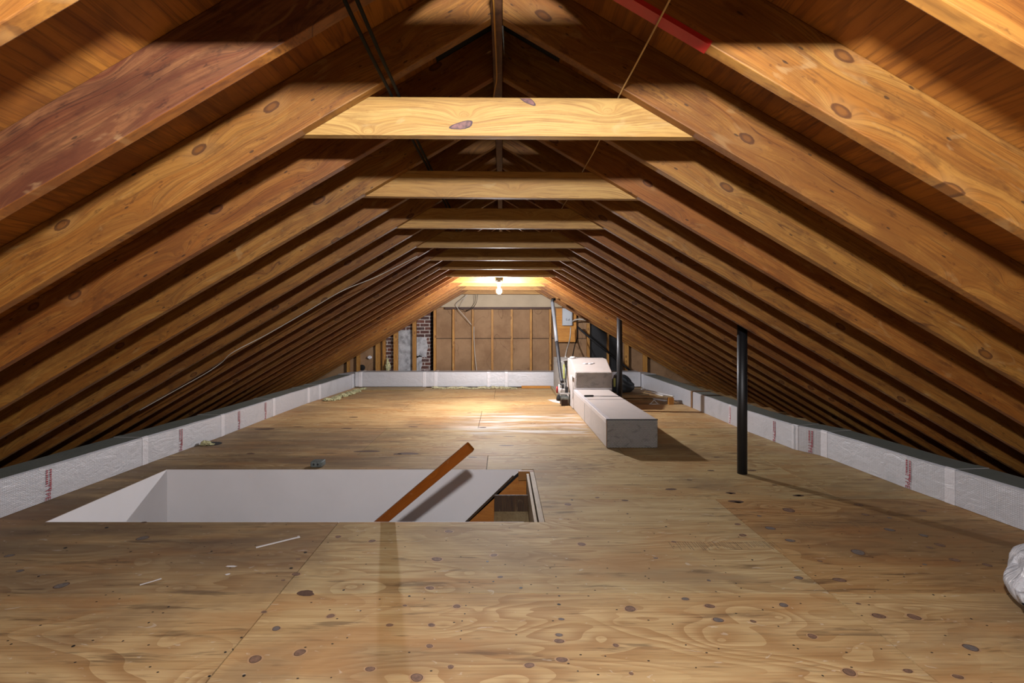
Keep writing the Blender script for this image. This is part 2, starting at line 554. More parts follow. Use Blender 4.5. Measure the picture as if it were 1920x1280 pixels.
def tube(bm, pts, r, seg=10, cap=True, mi=0):
    pts = [Vector(p) for p in pts]
    rings = []
    up = None
    for i, p in enumerate(pts):
        if i == 0:
            d = pts[1] - pts[0]
        elif i == len(pts) - 1:
            d = pts[-1] - pts[-2]
        else:
            d = pts[i + 1] - pts[i - 1]
        d.normalize()
        if up is None:
            up = Vector((0, 0, 1)) if abs(d.z) < 0.9 else Vector((1, 0, 0))
        u = d.cross(up).normalized()
        up = u.cross(d).normalized()
        rr = r[i] if isinstance(r, (list, tuple)) else r
        rings.append([bm.verts.new(p + (u * math.cos(t) + up * math.sin(t)) * rr)
                      for t in (2 * math.pi * k / seg for k in range(seg))])
    for a, b_ in zip(rings, rings[1:]):
        for k in range(seg):
            f = bm.faces.new((a[k], a[(k + 1) % seg], b_[(k + 1) % seg], b_[k]))
            f.material_index = mi
            f.smooth = True
    if cap:
        bm.faces.new(rings[0][::-1]).material_index = mi
        bm.faces.new(rings[-1]).material_index = mi


def spline(pts, n=8):
    pts = [Vector(p) for p in pts]
    ext = [pts[0] * 2 - pts[1]] + pts + [pts[-1] * 2 - pts[-2]]
    out = []
    for i in range(1, len(ext) - 2):
        p0, p1, p2, p3 = ext[i - 1:i + 3]
        for k in range(n):
            t = k / n
            out.append(0.5 * ((2 * p1) + (p2 - p0) * t + (2 * p0 - 5 * p1 + 4 * p2 - p3) * t * t
                              + (3 * p1 - p0 - 3 * p2 + p3) * t ** 3))
    out.append(pts[-1])
    return out


def lathe(bm, prof, seg=20, c=(0, 0, 0), mi=0):
    rings = []
    for r, z in prof:
        if r < 1e-5:
            rings.append([bm.verts.new((c[0], c[1], c[2] + z))])
        else:
            rings.append([bm.verts.new((c[0] + r * math.cos(2 * math.pi * k / seg), c[1] + r * math.sin(2 * math.pi * k / seg), c[2] + z)) for k in range(seg)])
    for a, b_ in zip(rings, rings[1:]):
        for k in range(seg):
            k2 = (k + 1) % seg
            if len(a) == 1 and len(b_) == 1:
                continue
            if len(a) == 1:
                f = bm.faces.new((a[0], b_[k], b_[k2]))
            elif len(b_) == 1:
                f = bm.faces.new((a[k], a[k2], b_[0]))
            else:
                f = bm.faces.new((a[k], a[k2], b_[k2], b_[k]))
            f.smooth = True
            f.material_index = mi


def text_mesh(s, size, depth=0.0008):
    cu = bpy.data.curves.new('t', 'FONT')
    cu.body = s
    cu.size = size
    cu.extrude = depth / 2
    cu.align_x = 'CENTER'
    cu.align_y = 'CENTER'
    cu.resolution_u = 3
    t = bpy.data.objects.new('t', cu)
    COL.objects.link(t)
    bpy.context.view_layer.update()
    me = bpy.data.meshes.new_from_object(t)
    bpy.data.objects.remove(t)
    bpy.data.curves.remove(cu)
    return me


def text(name, s, size, mat, parent, matrix):
    me = text_mesh(s, size)
    me.name = name
    me.materials.clear()
    me.materials.append(mat)
    me.transform(matrix)
    o = bpy.data.objects.new(name, me)
    COL.objects.link(o)
    o.parent = parent
    return o


def blob(bm, c, r, seed=0, amp=0.35, sub=3, freq=3.0, flat=True):
    v = bmesh.ops.create_icosphere(bm, subdivisions=sub, radius=1.0)['verts']
    for q in v:
        n = noise.noise(q.co * freq + Vector((seed, seed * 0.7, 0)))
        n += 0.5 * noise.noise(q.co * freq * 2.5 + Vector((seed, 3, 1)))
        q.co *= 1 + amp * n
        q.co = Vector((q.co.x * r[0] + c[0], q.co.y * r[1] + c[1], q.co.z * r[2] + c[2]))
        if flat and q.co.z < flat_z:
            q.co.z = flat_z


flat_z = 0.002

# ------------------------------------------------------------------ roof geometry numbers
XR = -0.02
RZ = 2.383
SL = 0.588
A = math.atan(SL)
RD = 0.184                      # rafter depth
RV = RD / math.cos(A)           # its vertical height
TH = 0.040
SP = 0.4165
Y0 = 1.75                       # front face of the rafter pair that carries the first full collar in view
YF, YB = -1.35, 10.69           # gable walls
ztop = RZ + RV                  # underside of the deck at the ridge


def under(x):
    return RZ - SL * abs(x - XR)


# ------------------------------------------------------------------ large structure
# roof deck (ceiling): two slopes, one mesh
bm = bmesh.new()
for s in (-1, 1):
    xe = (ztop - 0.0) / SL + 0.03
    xf = 0.27
    prism(bm, [(XR, ztop + 0.001), (XR + s * xf, ztop - SL * xf + 0.001), (XR + s * xf, ztop - SL * xf + 0.03), (XR, ztop + 0.03)], 'y', YF, YB + 0.1, 1)  # deck beside the ridge is plain black, in the second material slot
    prism(bm, [(XR + s * xf, ztop - SL * xf + 0.001), (XR + s * xe, ztop - SL * xe + 0.001), (XR + s * xe, ztop - SL * xe + 0.03), (XR + s * xf, ztop - SL * xf + 0.03)], 'y', YF, YB + 0.1)
struct(obj('ceiling', bm, [M['sheathing'], M['black_band']]), 'plywood roof deck above the rafters')

# stair opening
HX0, HX1, HY0, HY1 = -2.965, 0.276, 3.178, 4.335
# plywood floor: one mesh of sheets with real gaps
rows = [(-1.36, -0.11, 0.1), (-0.11, 1.111, -2.4), (1.111, 2.337, -1.06), (2.337, 3.60, -1.06), (3.60, 4.79, -0.14),
        (4.79, 6.05, -1.42), (6.05, 7.25, -0.30), (7.25, 8.45, -1.5), (8.45, 9.65, -0.14), (9.65, 10.69, -1.2)]
bm = bmesh.new()
sheet_info = []
L = 2.62
gap = 0.0028


def sub_rect(r, h):
    x0, x1, y0, y1 = r
    a0, a1, b0, b1 = h
    if x1 <= a0 or x0 >= a1 or y1 <= b0 or y0 >= b1:
        return [r]
    out = []
    if y0 < b0:
        out.append((x0, x1, y0, b0))
    if y1 > b1:
        out.append((x0, x1, b1, y1))
    m0, m1 = max(y0, b0), min(y1, b1)
    if x0 < a0:
        out.append((x0, a0, m0, m1))
    if x1 > a1:
        out.append((a1, x1, m0, m1))
    return out


random.seed(11)
for ri, (y0, y1, xs) in enumerate(rows):
    k0 = math.floor((-4.45 - xs) / L)
    x = xs + k0 * L
    while x < 4.45:
        xa, xb = max(x, -4.45), min(x + L, 4.45)
        j = round((x - xs) / L)
        t = 0.94 + 0.12 * random.random()
        tint = (t, t * random.uniform(0.95, 1.0), t * random.uniform(0.9, 1.0))
        if ri == 3 and j == -1:
            tint = (0.86, 0.82, 0.79)
        if ri == 3 and j == 1:
            tint = (0.86, 0.72, 0.56)
        if ri == 3 and j == 0:
            tint = (0.98, 0.98, 0.93)
        if ri == 2:
            tint = (1.04, 0.97, 0.86) if j >= 0 else (0.98, 0.9, 0.8)
        if ri == 4 and j < 0:
            tint = (0.82, 0.78, 0.74)
        if ri in (4, 5) and j >= 0:
            tint = (0.95, 0.94, 0.84)
        if ri in (6, 7, 8):
            tint = (1.08, 1.0, 0.88)
        for r in sub_rect((xa + gap, xb - gap, y0 + gap, y1 - gap), (HX0, HX1, HY0, HY1)):
            if r[1] - r[0] < 0.004 or r[3] - r[2] < 0.004:
                continue
            box(bm, r[0], r[1], r[2], r[3], -0.018, 0.0)
            sheet_info += [((ri * 7.3 + j * 3.1) % 19 + ri, tint)] * 6
        x += L
nsheet = len(sheet_info)


def disc(bm, p, r, z, mi, n=14, sq=1.0, jit=0.12, rot=0.0):
    vs = []
    for k in range(n):
        t = 2 * math.pi * k / n
        rr = r * (1 + jit * math.sin(2 * t + p.x * 9) * 0.8 + jit * 0.3 * math.sin(3 * t + p.y * 7))
        a, b_ = rr * math.cos(t), rr * sq * math.sin(t)
        vs.append(bm.verts.new((p.x + a * math.cos(rot) - b_ * math.sin(rot), p.y + a * math.sin(rot) + b_ * math.cos(rot), z)))
    f = bm.faces.new(vs)
    f.material_index = mi


KA = [(35, 123, 18), (75, 180, 16), (230, 235, 28), (535, 57, 25), (1110, 192, 18), (1268, 52, 13), (1395, 68, 15), (1683, 32, 17),
      (1638, 136, 22), (1852, 121, 15), (1876, 203, 12), (1612, 244, 18), (1713, 313, 17), (1240, 349, 17), (1036, 396, 18), (957, 511, 28),
      (1124, 486, 25), (1461, 383, 14), (1618, 383, 15), (1611, 462, 15), (1388, 548, 20), (1563, 580, 28), (990, 334, 12),
      (490, 108, 5), (245, 94, 8), (793, 107, 5), (400, 18, 8), (275, 462, 8), (558, 374, 5), (461, 443, 5), (632, 315, 5), (152, 384, 5),
      (1302, 431, 4), (1352, 330, 4), (1145, 111, 8), (1118, 136, 9), (1092, 170, 8), (1062, 215, 9), (1828, 145, 7), (1850, 220, 5),
      (1760, 222, 4), (1535, 275, 6), (1289, 252, 6), (1727, 436, 4), (1730, 405, 4), (1733, 368, 4), (1743, 341, 4), (1747, 310, 4), (1760, 262, 3),
      (42, 455, 5), (145, 200, 6), (845, 485, 6), (905, 430, 6), (785, 575, 7), (1518, 310, 9), (1690, 540, 14), (915, 573, 8), (1242, 580, 4)]
KB = [(65, 694, 20), (187, 673, 23), (177, 603, 20), (176, 580, 15), (185, 521, 12), (389, 619, 13), (447, 725, 10), (443, 482, 25), (650, 445, 15),
      (741, 472, 20), (773, 524, 21), (904, 529, 12), (1018, 468, 20), (1126, 585, 20), (1265, 720, 28), (1375, 509, 25), (1508, 513, 25),
      (1720, 628, 30), (1673, 737, 20), (1485, 715, 18), (1228, 374, 26), (1075, 366, 18), (1298, 270, 30), (1660, 299, 20), (1605, 243, 20),
      (1782, 318, 18), (1155, 303, 10), (1043, 226, 20), (968, 180, 20), (1038, 112, 26), (847, 83, 15), (1415, 141, 10), (1325, 129, 14),
      (1300, 92, 18), (1416, 186, 20), (1540, 115, 16), (1543, 207, 18), (865, 206, 15), (846, 165, 12), (607, 231, 10), (539, 292, 10),
      (261, 240, 18), (738, 376, 9), (33, 404, 8), (210, 91, 15), (578, 174, 5), (433, 126, 5), (225, 74, 6), (1075, 57, 12), (820, 50, 8),
      (840, 387, 4), (500, 360, 4), (1090, 328, 4), (1138, 358, 4), (1299, 463, 9), (1548, 316, 9), (1565, 252, 12), (172, 404, 4), (176, 466, 8),
      (177, 434, 5), (165, 362, 4), (602, 540, 4), (940, 486, 4), (999, 548, 4), (1072, 632, 5), (652, 618, 4), (350, 660, 4), (247, 716, 4),
      (690, 703, 4), (775, 632, 4), (1385, 633, 4), (1410, 376, 4), (1470, 362, 4), (1580, 430, 5), (1722, 520, 5), (927, 134, 9), (688, 213, 3),
      (758, 298, 3), (801, 347, 3), (901, 299, 5), (1115, 253, 4), (497, 265, 4), (160, 318, 3), (45, 320, 3), (320, 65, 9), (1165, 733, 5)]
random.seed(5)
for lst, sx, oy in ((KA, 0, 980), (KB, 960, 900)):
    for (x, y, hw) in lst:
        p = G(x / 2 + sx, y / 2 + oy)
        r = hw / 2 * p.y / F * 0.86
        if hw < 9:
            disc(bm, p, r, 0.0007, 5, 8)
        else:
            if not ((p.x < -1.06 or p.x > 1.55) and p.y > 2.34):
                disc(bm, p, r * 1.35, 0.0003, 3, 16, random.uniform(0.6, 0.8))
            sq = random.uniform(0.72, 0.9)
            disc(bm, p, r, 0.0005, 2, 22, sq)
            disc(bm, p, r * 0.86, 0.0007, random.choice((1, 1, 4)), 22, sq)
# dark knots and slits further back
for (px, py, hw, sq) in [(497, 804, 20, 0.35), (688, 846, 24, 0.3), (765, 850, 22, 0.3), (886, 857, 9, 0.5), (950, 835, 14, 0.3), (1258, 917, 12, 0.4), (905, 801, 8, 0.5),
                         (650, 803, 10, 0.5), (663, 782, 8, 0.5), (775, 800, 9, 0.4), (745, 851, 8, 0.6), (1344, 857, 6, 0.4), (1410, 882, 8, 0.4), (1333, 882, 7, 0.4),
                         (560, 800, 10, 0.3), (470, 850, 8, 0.5), (1300, 815, 8, 0.4), (1452, 909, 5, 0.4), (1293, 900, 5, 0.4), (955, 818, 12, 0.2), (880, 774, 4, 0.6),
                         (1104, 763, 6, 0.5), (270, 1009 - 30, 6, 0.5), (1172, 938, 6, 0.6), (1370, 924, 9, 0.5), (1380, 940, 14, 0.5), (1497, 929, 10, 0.5)]:
    p = G(px, py)
    disc(bm, p, hw * p.y / F, 0.0007, 2, 14, sq)
# broken veneer chip on the seam in the foreground
p = G(573, 1112)
disc(bm, p, 0.05, 0.0009, 2, 12, 0.45, 0.3)
# illegible grade stamps printed on two sheets: rows of short slanted strokes
random.seed(3)
for (xa, ya, xb, yb, n, skew) in [(1252, 1016, 1450, 1016, 46, 1.0), (1480, 978, 1640, 978, 34, 1.2)]:
    pa, pb = G(xa, ya), G(xb, yb)
    for k in range(n):
        if random.random() < 0.12:
            continue
        t = (k + random.random() * 0.5) / n
        x = pa.x + (pb.x - pa.x) * t
        y1 = pa.y + random.uniform(-0.005, 0.01)
        y0 = pa.y - random.uniform(0.05, 0.11)
        wd = random.uniform(0.0012, 0.003)
        vs = [bm.verts.new(q) for q in ((x, y0, 0.0006), (x + wd, y0, 0.0006), (x + wd, y1, 0.0006), (x, y1, 0.0006))]
        bm.faces.new(vs).material_index = 6
me_mats = [M['floor'], M['knot'], M['knot_rim'], M['knot_halo'], M['knot_grey'], M['nail'], M['print_dark']]
me = bpy.data.meshes.new('floor')
bm.to_mesh(me)
bm.free()
for m in me_mats:
    me.materials.append(m)
at = me.attributes.new('sheet_seed', 'FLOAT', 'FACE')
at2 = me.attributes.new('sheet_tint', 'FLOAT_COLOR', 'CORNER')
npoly = len(me.polygons)
for i in range(npoly):
    s, t = sheet_info[i] if i < nsheet else (0.0, (1, 1, 1))
    at.data[i].value = s
    for li in me.polygons[i].loop_indices:
        at2.data[li].color = (*t, 1)
fl = bpy.data.objects.new('floor', me)
COL.objects.link(fl)
struct(fl, 'plywood attic floor')

# subfloor below the sheet gaps
bm = bmesh.new()
for r in sub_rect((-4.45, 4.45, YF, 10.69), (HX0 - 0.02, HX1 + 0.03, HY0 - 0.02, HY1 + 0.02)):
    box(bm, r[0], r[1], r[2], r[3], -0.20, -0.022)
struct(obj('floor_joist_layer', bm, M['dark_void']))

# stairwell
bm = bmesh.new()
box(bm, HX0 + 0.0003, HX0 + 0.006, HY0, HY1 - 0.005, -2.4, -0.001)
struct(obj('wall_stairwell_left', bm, M['drywall']))
bm = bmesh.new()
prism(bm, [(HX0, -0.001), (0.17, -0.001), (0.10, -0.06), (-0.315, -0.47), (-2.39, -2.4), (HX0, -2.4)], 'y', HY1 - 0.005, HY1 - 0.0003)
struct(obj('wall_stairwell_far', bm, M['drywall']))
bm = bmesh.new()
box(bm, HX0 + 0.006, 0.14, HY0 + 0.0003, HY0 + 0.008, -2.4, -0.0012)
struct(obj('wall_stairwell_near', bm, M['drywall']))
bm = bmesh.new()
box(bm, HX1 + 0.001, HX1 + 0.025, HY0, HY1, -2.4, -0.02)
struct(obj('wall_stairwell_right', bm, M['drywall']))
bm = bmesh.new()
box(bm, HX0, HX1, HY0 - 0.02, HY1 + 0.03, -2.45, -2.401)
struct(obj('floor_stairwell', bm, M['pale_wood']))

# gable wall behind the camera and back gable
bm = bmesh.new()
xe = ztop / SL
prism(bm, [(XR - xe, 0), (XR + xe, 0), (XR, ztop)], 'y', YF - 0.02, YF)
struct(obj('wall_front', bm, M['fibreboard']))
CX0, CX1 = -2.545, -1.575
bm = bmesh.new()
dz = lambda x: ztop - SL * abs(x - XR)
prism(bm, [(XR - xe, 0), (-2.60, 0), (-2.60, dz(-2.60))], 'y', YB, YB + 0.02)
prism(bm, [(-1.50, 0), (XR + xe, 0), (XR, ztop), (-1.50, dz(-1.50))], 'y', YB, YB + 0.02)
struct(obj('wall_back', bm, M['fibreboard']), 'brown fibreboard gable end wall')
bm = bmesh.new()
prism(bm, [(1.90, 0.01), (2.62, 0.01), (2.62, dz(2.62) - 0.01), (1.90, dz(1.90) - 0.01)], 'y', YB - 0.0015, YB - 0.0003)  # plain black sheet over the right part of the gable wall
o = obj('black_sheet', bm, M['black'])
tag(o, 'black sheet on the right part of the gable wall', 'black_band')
bm = bmesh.new()
zp = 1.655
xg = (RZ + RV - zp) / SL
prism(bm, [(XR - xg, zp), (XR + xg, zp), (XR, ztop)], 'y', 10.585, 10.60)
struct(obj('wall_back_upper', bm, M['gable']), 'pale board closing the top of the gable')
bm = bmesh.new()
box(bm, -1.24, 1.10, -0.045, 0.045, -0.0225, 0.0225)
o = obj('trim_1', bm, M['plate'], loc=(0, 10.62, 1.632))
struct(o, 'reddish top plate over the gable studs')

# ridge board
bm = bmesh.new()
box(bm, YF, YB, -0.0195, 0.0195, 0, 0.232)
o = obj('ridge_board', bm, M['old_rafter'], loc=(XR, 0, 2.358), bevel=0.003)
o.rotation_euler = (0, 0, math.pi / 2)
tag(o, 'long brown ridge board where the left and right rafters meet', 'ridge board')

# ------------------------------------------------------------------ rafters
ORD = ['first', 'second', 'third', 'fourth', 'fifth', 'sixth', 'seventh', 'eighth', 'ninth', 'tenth', 'eleventh', 'twelfth']


def rafter_mesh(side):
    bm = bmesh.new()
    z0 = under(XR + 0.0205)

    def tail(zz):
        return (z0 - 0.004 + zz * math.cos(A)) / math.sin(A)
    pts = [(0, 0), (tail(0), 0), (tail(RD), RD), (-RD * math.tan(A), RD)]
    prism(bm, pts, 'y', -TH / 2, TH / 2)
    return bm


def rafter_label(k, s):
    side = 'left' if s < 0 else 'right'
    if k == -2:
        return f'orange roof rafter cutting the top {side} corner, nearest the camera'
    if k == -1:
        if s < 0:
            return 'dark reddish brown weathered left rafter in front of the first collar tie'
        return 'amber right rafter in front of the first collar tie, red tape on its underside'
    if k % 2 == 0:
        n = k // 2
        return f'{side} roof rafter at the {side} end of the {ORD[n]} collar tie from the camera'
    n = (k - 1) // 2
    if n + 1 > 10:
        return f'{side} roof rafter right before the gable wall'
    return f'{side} roof rafter between the {ORD[n]} and {ORD[n + 1]} collar ties'


random.seed(21)
rmesh = None
RAF = {}
for k in range(-7, 21):
    for s in (-1, 1):
        if rmesh is None:
            o = obj('roof_rafter', rafter_mesh(1), M['rafter'], bevel=0.003)
            rmesh = o.data
            omesh = rmesh.copy()
            omesh.materials.clear()
            omesh.materials.append(M['old_rafter'])
            omesh.materials.append(M['rafter'])
            for pg in omesh.polygons:
                pg.material_index = 1 if pg.normal.z < -0.9 else 0
            base = o
        else:
            o = base.copy()
            COL.objects.link(o)
        o.location = (XR + s * 0.0205, Y0 + k * SP + TH / 2, under(XR + 0.0205))
        o.rotation_euler = (0, A, 0 if s > 0 else math.pi)
        v = random.uniform(0.8, 1.05)
        h = random.uniform(0.82, 1.05)
        tint = (v, v * h * 0.97, v * h * h * 0.92)
        if k >= 13:
            tint = (v, v * 0.88, v * 0.70)
        if k == -2:
            tint = (1.08, 1.0, 0.9)
        if (k, s) == (0, -1):
            tint = (0.98, 0.92, 0.80)
        if (k, s) == (1, -1):
            tint = (0.90, 0.74, 0.60)
        if (k, s) == (2, -1):
            tint = (0.95, 0.93, 0.85)
        if (k, s) == (3, -1):
            tint = (0.95, 0.90, 0.70)
        if (k, s) == (-1, 1):
            tint = (1.05, 1.02, 0.98)
        if (k, s) == (0, 1):
            tint = (0.90, 0.84, 0.74)
        if (k, s) == (1, 1):
            tint = (1.0, 1.0, 0.92)
        o.color = (*tint, 1)
        if (k, s) == (-1, -1):
            o.data = omesh
        if k >= -2:
            tag(o, rafter_label(k, s), 'rafter', 'left slope rafters' if s < 0 else 'right slope rafters')
        else:
            tag(o, f'{"left" if s < 0 else "right"} roof rafter outside the frame, {ORD[-3 - k]} one back from the top corner', 'rafter', 'left rafters behind the camera' if s < 0 else 'right rafters behind the camera')
        RAF[(k, s)] = o
# red tape stuck on the underside of a right-hand rafter
bm = bmesh.new()
box(bm, 0.20, 0.655, -TH / 2 - 0.0008, TH / 2 + 0.0008, -0.0016, 0.012)
t = obj('red_tape', bm, M['red'], RAF[(-1, 1)])
t['label'] = 'red tape'

# ------------------------------------------------------------------ collar ties
ZB = {-6: 1.97, -4: 1.97, -2: 1.97, 0: 1.968, 2: 1.958, 4: 1.957, 6: 1.951, 8: 1.948, 10: 1.947, 12: 1.937, 14: 1.925, 16: 1.935, 18: 1.930, 20: 1.905}
CT = {0: 0.006, 2: 0.010, 4: 0.004, 6: 0.003, 8: 0.004, 10: 0.002, 12: 0.004}
CLAB = {0: 'pale yellow pine collar tie nearest the camera, with two dark resin knots',
        20: 'last collar tie, close to the gable wall'}
for k, zb in ZB.items():
    bm = bmesh.new()
    e = 0.10 / math.cos(A)

    def hw(z):
        return (RZ + e - z) / SL
    prism(bm, [(-hw(zb), 0), (hw(zb), 0), (hw(zb + 0.14), 0.14), (-hw(zb + 0.14), 0.14)], 'y', 0, 0.038)
    o = obj('collar_tie', bm, M['collar'], loc=(XR, Y0 + k * SP + TH + 0.0006, zb), bevel=0.002)
    o.rotation_euler = (0, CT.get(k, 0.002), 0)
    v = random.uniform(0.86, 0.98)
    o.color = (v, v * 0.95, v * 0.88, 1) if k != 0 else (1, 1, 0.97, 1)
    if k >= 14:
        o.color = (v, v * 0.86, v * 0.7, 1)
    if k >= 0:
        tag(o, CLAB.get(k, f'horizontal collar tie, {ORD[k // 2]} from the camera, between the two roof slopes'), 'collar tie', 'collar ties in the frame')
    else:
        tag(o, {-2: 'collar tie just above the upper edge of the photo', -4: 'collar tie overhead that carries the near bulb', -6: 'collar tie behind the camera'}[k], 'collar tie', 'collar ties out of the frame')
    if k == 0:
        # resin knots in its front face
        for (px, py, rx, rz, rot) in [(866, 235, 0.044, 0.014, 0.22), (988, 186, 0.034, 0.013, -0.6)]:
            c = P(px, py, 1.789)
            for sc, dpt, mm in ((1.0, 0.0006, 'resin_rim'), (0.82, 0.0011, 'resin')):
                bm = bmesh.new()
                pts = []
                for q in range(18):
                    a = 2 * math.pi * q / 18
                    rr = sc * (1 + 0.12 * math.sin(3 * a + px))
                    u, v_ = rx * rr * math.cos(a), rz * rr * math.sin(a)
                    xx = c.x - XR + u * math.cos(rot) - v_ * math.sin(rot)
                    zz = min(c.z - zb + u * math.sin(rot) + v_ * math.cos(rot) + 0.0, 0.137)
                    pts.append((xx, zz))
                prism(bm, pts, 'y', -dpt, 0.001)
                obj('knot', bm, M[mm], o)


# ------------------------------------------------------------------ gable studs, chimney, electrical
def stud(px0, px1, label, d=10.60, ztopmax=1.606):
    x0, x1 = (px0 - VX) / F * d, (px1 - VX) / F * d
    zt = min(ztopmax, min(dz(x0), dz(x1)) - 0.02)
    bm = bmesh.new()
    box(bm, 0, zt, -0.044, 0.044, -(x1 - x0) / 2, (x1 - x0) / 2)
    o = obj('wall_stud', bm, M['stud'], loc=((x0 + x1) / 2, 10.644, 0.001), bevel=0.002)
    o.rotation_euler = (0, -math.pi / 2, 0)
    v = random.uniform(0.85, 1.05)
    o.color = (v, v * 0.95, v * 0.85, 1)
    tag(o, label, 'wall stud', 'studs of the back gable wall')


stud(650, 654, 'short wall stud furthest to the left in the back gable')
stud(668, 673.5, 'short wall stud at the far left, beside a black round hole')
stud(704, 712, 'broad short wall stud left of the narrow brick strip')
stud(717, 722, 'narrow wall stud touching the left side of the brick chimney')
stud(737.6, 745.5, 'broad knotty wall stud on the left half of the brick chimney')
stud(773, 780, 'broad wall stud across the middle of the brick chimney')
stud(812.6, 817.3, 'wall stud just right of the brick chimney')
stud(848, 852, 'wall stud carrying a grey cable, first right of the looped wires')
stud(884.5, 888.5, 'wall stud where the diagonal white wire ends')
stud(921, 925, 'wall stud nearly under the lit bulb')
stud(957.5, 961.5, 'wall stud right of the bulb, second from the black sleeved pipe')
stud(993.5, 997.5, 'wall stud right of the bulb, nearest left of the doubled end stud')
stud(1030, 1034, 'wall stud just left of the leaning black sleeved pipe')
stud(1101, 1106, 'wall stud in the shade right of the orange plywood panel', ztopmax=1.3)
stud(1139, 1142, 'dark wall stud behind the diagonal black pipe', ztopmax=1.2)
stud(1172, 1179, 'short lit wall stud right of the far vent pipe')
stud(1207, 1214, 'shortest lit wall stud, furthest right in the gable')

ch = empty('chimney', ((CX0 + CX1) / 2, 10.72, 0))
tag(ch, 'old red brick chimney with grey cement patches behind the left studs', 'chimney')
bm = bmesh.new()
prism(bm, [(CX0, 0.0), (CX1, 0.0), (CX1, dz(CX1) - 0.02), (CX0, dz(CX0) - 0.02)], 'y', 10.71, 11.1)
c = obj('brickwork', bm, M['brick'])
c.parent = ch
c.matrix_parent_inverse = Matrix.Translation(-ch.location)


def child_of(o, parent):
    o.parent = parent
    o.matrix_parent_inverse = Matrix.Translation(-Vector(parent.location))
    return o


def patch(x0, x1, z0, z1, seed):
    bm = bmesh.new()
    pts = []
    n = 10
    random.seed(seed)
    for i in range(n):
        pts.append((x0 + (x1 - x0) * i / n, z0 + random.uniform(-0.01, 0.02)))
    for i in range(n):
        pts.append((x1 + random.uniform(-0.03, 0.02), z0 + (z1 - z0) * i / n))
    for i in range(n):
        pts.append((x1 + (x0 - x1) * i / n, min(z1, dz(x0 if x0 > -9 else 0) - 0.05) + random.uniform(-0.015, 0.015)))
    for i in range(n):
        pts.append((x0 + random.uniform(-0.01, 0.01), z1 + (z0 - z1) * i / n))
    prism(bm, pts, 'y', 10.70, 10.712)
    child_of(obj('cement_patch', bm, M['parge']), ch)


patch(-2.36, -1.95, 0.02, 1.16, 1)
patch(-1.945, -1.64, 0.56, 1.00, 2)
patch(-1.945, -1.76, 0.02, 0.60, 3)

# plywood backing with the grey electrical enclosure
bm = bmesh.new()
xa, xb = (1043 - VX) / F * 10.57, (1080.5 - VX) / F * 10.57
za, zb_ = HC + (VY - 641) / F * 10.57, 1.62
prism(bm, [(xa, za), (xb, za), (xb, under(xb) + 0.14), (xb - 0.2, zb_), (xa, zb_)], 'y', 10.57, 10.585)
o = obj('backing_panel', bm, M['orange_ply'])
tag(o, 'orange plywood panel behind the grey electrical box', 'panel')
eb = empty('electrical_enclosure', (1.39, 10.57, 1.255))
tag(eb, 'pale grey electrical disconnect box on the orange plywood', 'electrical box')
bm = bmesh.new()
box(bm, -0.105, 0.105, -0.085, -0.001, 0, 0.37)
obj('body', bm, M['enclosure'], eb, bevel=0.006)
bm = bmesh.new()
box(bm, -0.098, 0.092, -0.097, -0.086, 0.006, 0.325)
obj('door', bm, M['enclosure'], eb, bevel=0.004)
bm = bmesh.new()
box(bm, -0.098, 0.098, -0.094, -0.086, 0.335, 0.366)
obj('top_flap', bm, M['enclosure'], eb, bevel=0.003)
text('lettering', 'E:all', 0.058, M['ink'], eb, Matrix.Translation((0.012, -0.0985, 0.125)) @ Matrix.Rotation(math.pi / 2, 4, 'X'))


def cable(name, pts, r, mat, label, cat='cable', n=8, group=None):
    bm = bmesh.new()
    tube(bm, spline(pts, n), r, 8)
    o = obj(name, bm, mat)
    tag(o, label, cat, group)
    return o


cable('conduit', [P(1070, 613, 10.3), P(1068.5, 635, 10.2), P(1063, 655, 9.6), P(1060, 669, 9.0)], 0.012, M['cable_white'], 'pale flexible conduit dropping from the electrical box to the air handler', 'conduit')
cable('cable', [P(1083, 611, 10.3), P(1083, 628, 10.2), P(1077, 650, 9.6), P(1073.5, 668.5, 8.9)], 0.009, M['cable_black'], 'black cable dropping right of the electrical box to the air handler')
cable('conduit', [P(1074, 602, 10.5), P(1080, 599, 10.35), P(1092, 598.5, 10.3), P(1103, 601.5, 10.35)], 0.016, M['cable_white'], 'short white conduit leaving the electrical box to the right', 'conduit')
bm = bmesh.new()
tube(bm, spline([P(1083, 613, 10.4), P(1110, 636, 10.4), P(1150, 668, 10.4), P(1182, 695, 10.4)], 4), 0.022, 12)
tag(obj('vent_pipe', bm, M['black']), 'black pipe running diagonally down in the dark right corner', 'pipe')
cable('wire', [P(877, 552, 10.3), P(866, 561, 10.35), P(855.5, 569.5, 10.45), P(859, 579, 10.5), P(872, 594, 10.5), P(884, 608.5, 10.56)], 0.006, M['cable_white'], 'white wire hanging at the gable top and running diagonally to a stud', 'wire')
cable('wire', [P(890.5, 552, 10.3), P(890, 566, 10.4), P(882, 578, 10.5), P(871, 582, 10.5), P(860, 577, 10.45)], 0.004, M['cable_black'], 'thin black wire looping left of the bulb, nearer the diagonal white wire', 'wire')
cable('wire', [P(895.5, 552, 10.3), P(893, 568, 10.4), P(884, 579, 10.5), P(873, 583.5, 10.5)], 0.004, M['cable_black'], 'thin black wire looping left of the bulb, nearer the bulb', 'wire')
cable('wire', [P(876, 552.5, 10.32), P(869, 563, 10.4), P(862, 574, 10.48)], 0.004, M['cable_white'], 'short pale wire end beside the looped wires on the gable', 'wire')
cable('cable', [P(888.5, 612, 10.54), P(889, 640, 10.54), P(890.5, 665, 10.54), P(894, 696, 10.54)], 0.007, M['cable_white'], 'pale cable stapled down along a gable stud')


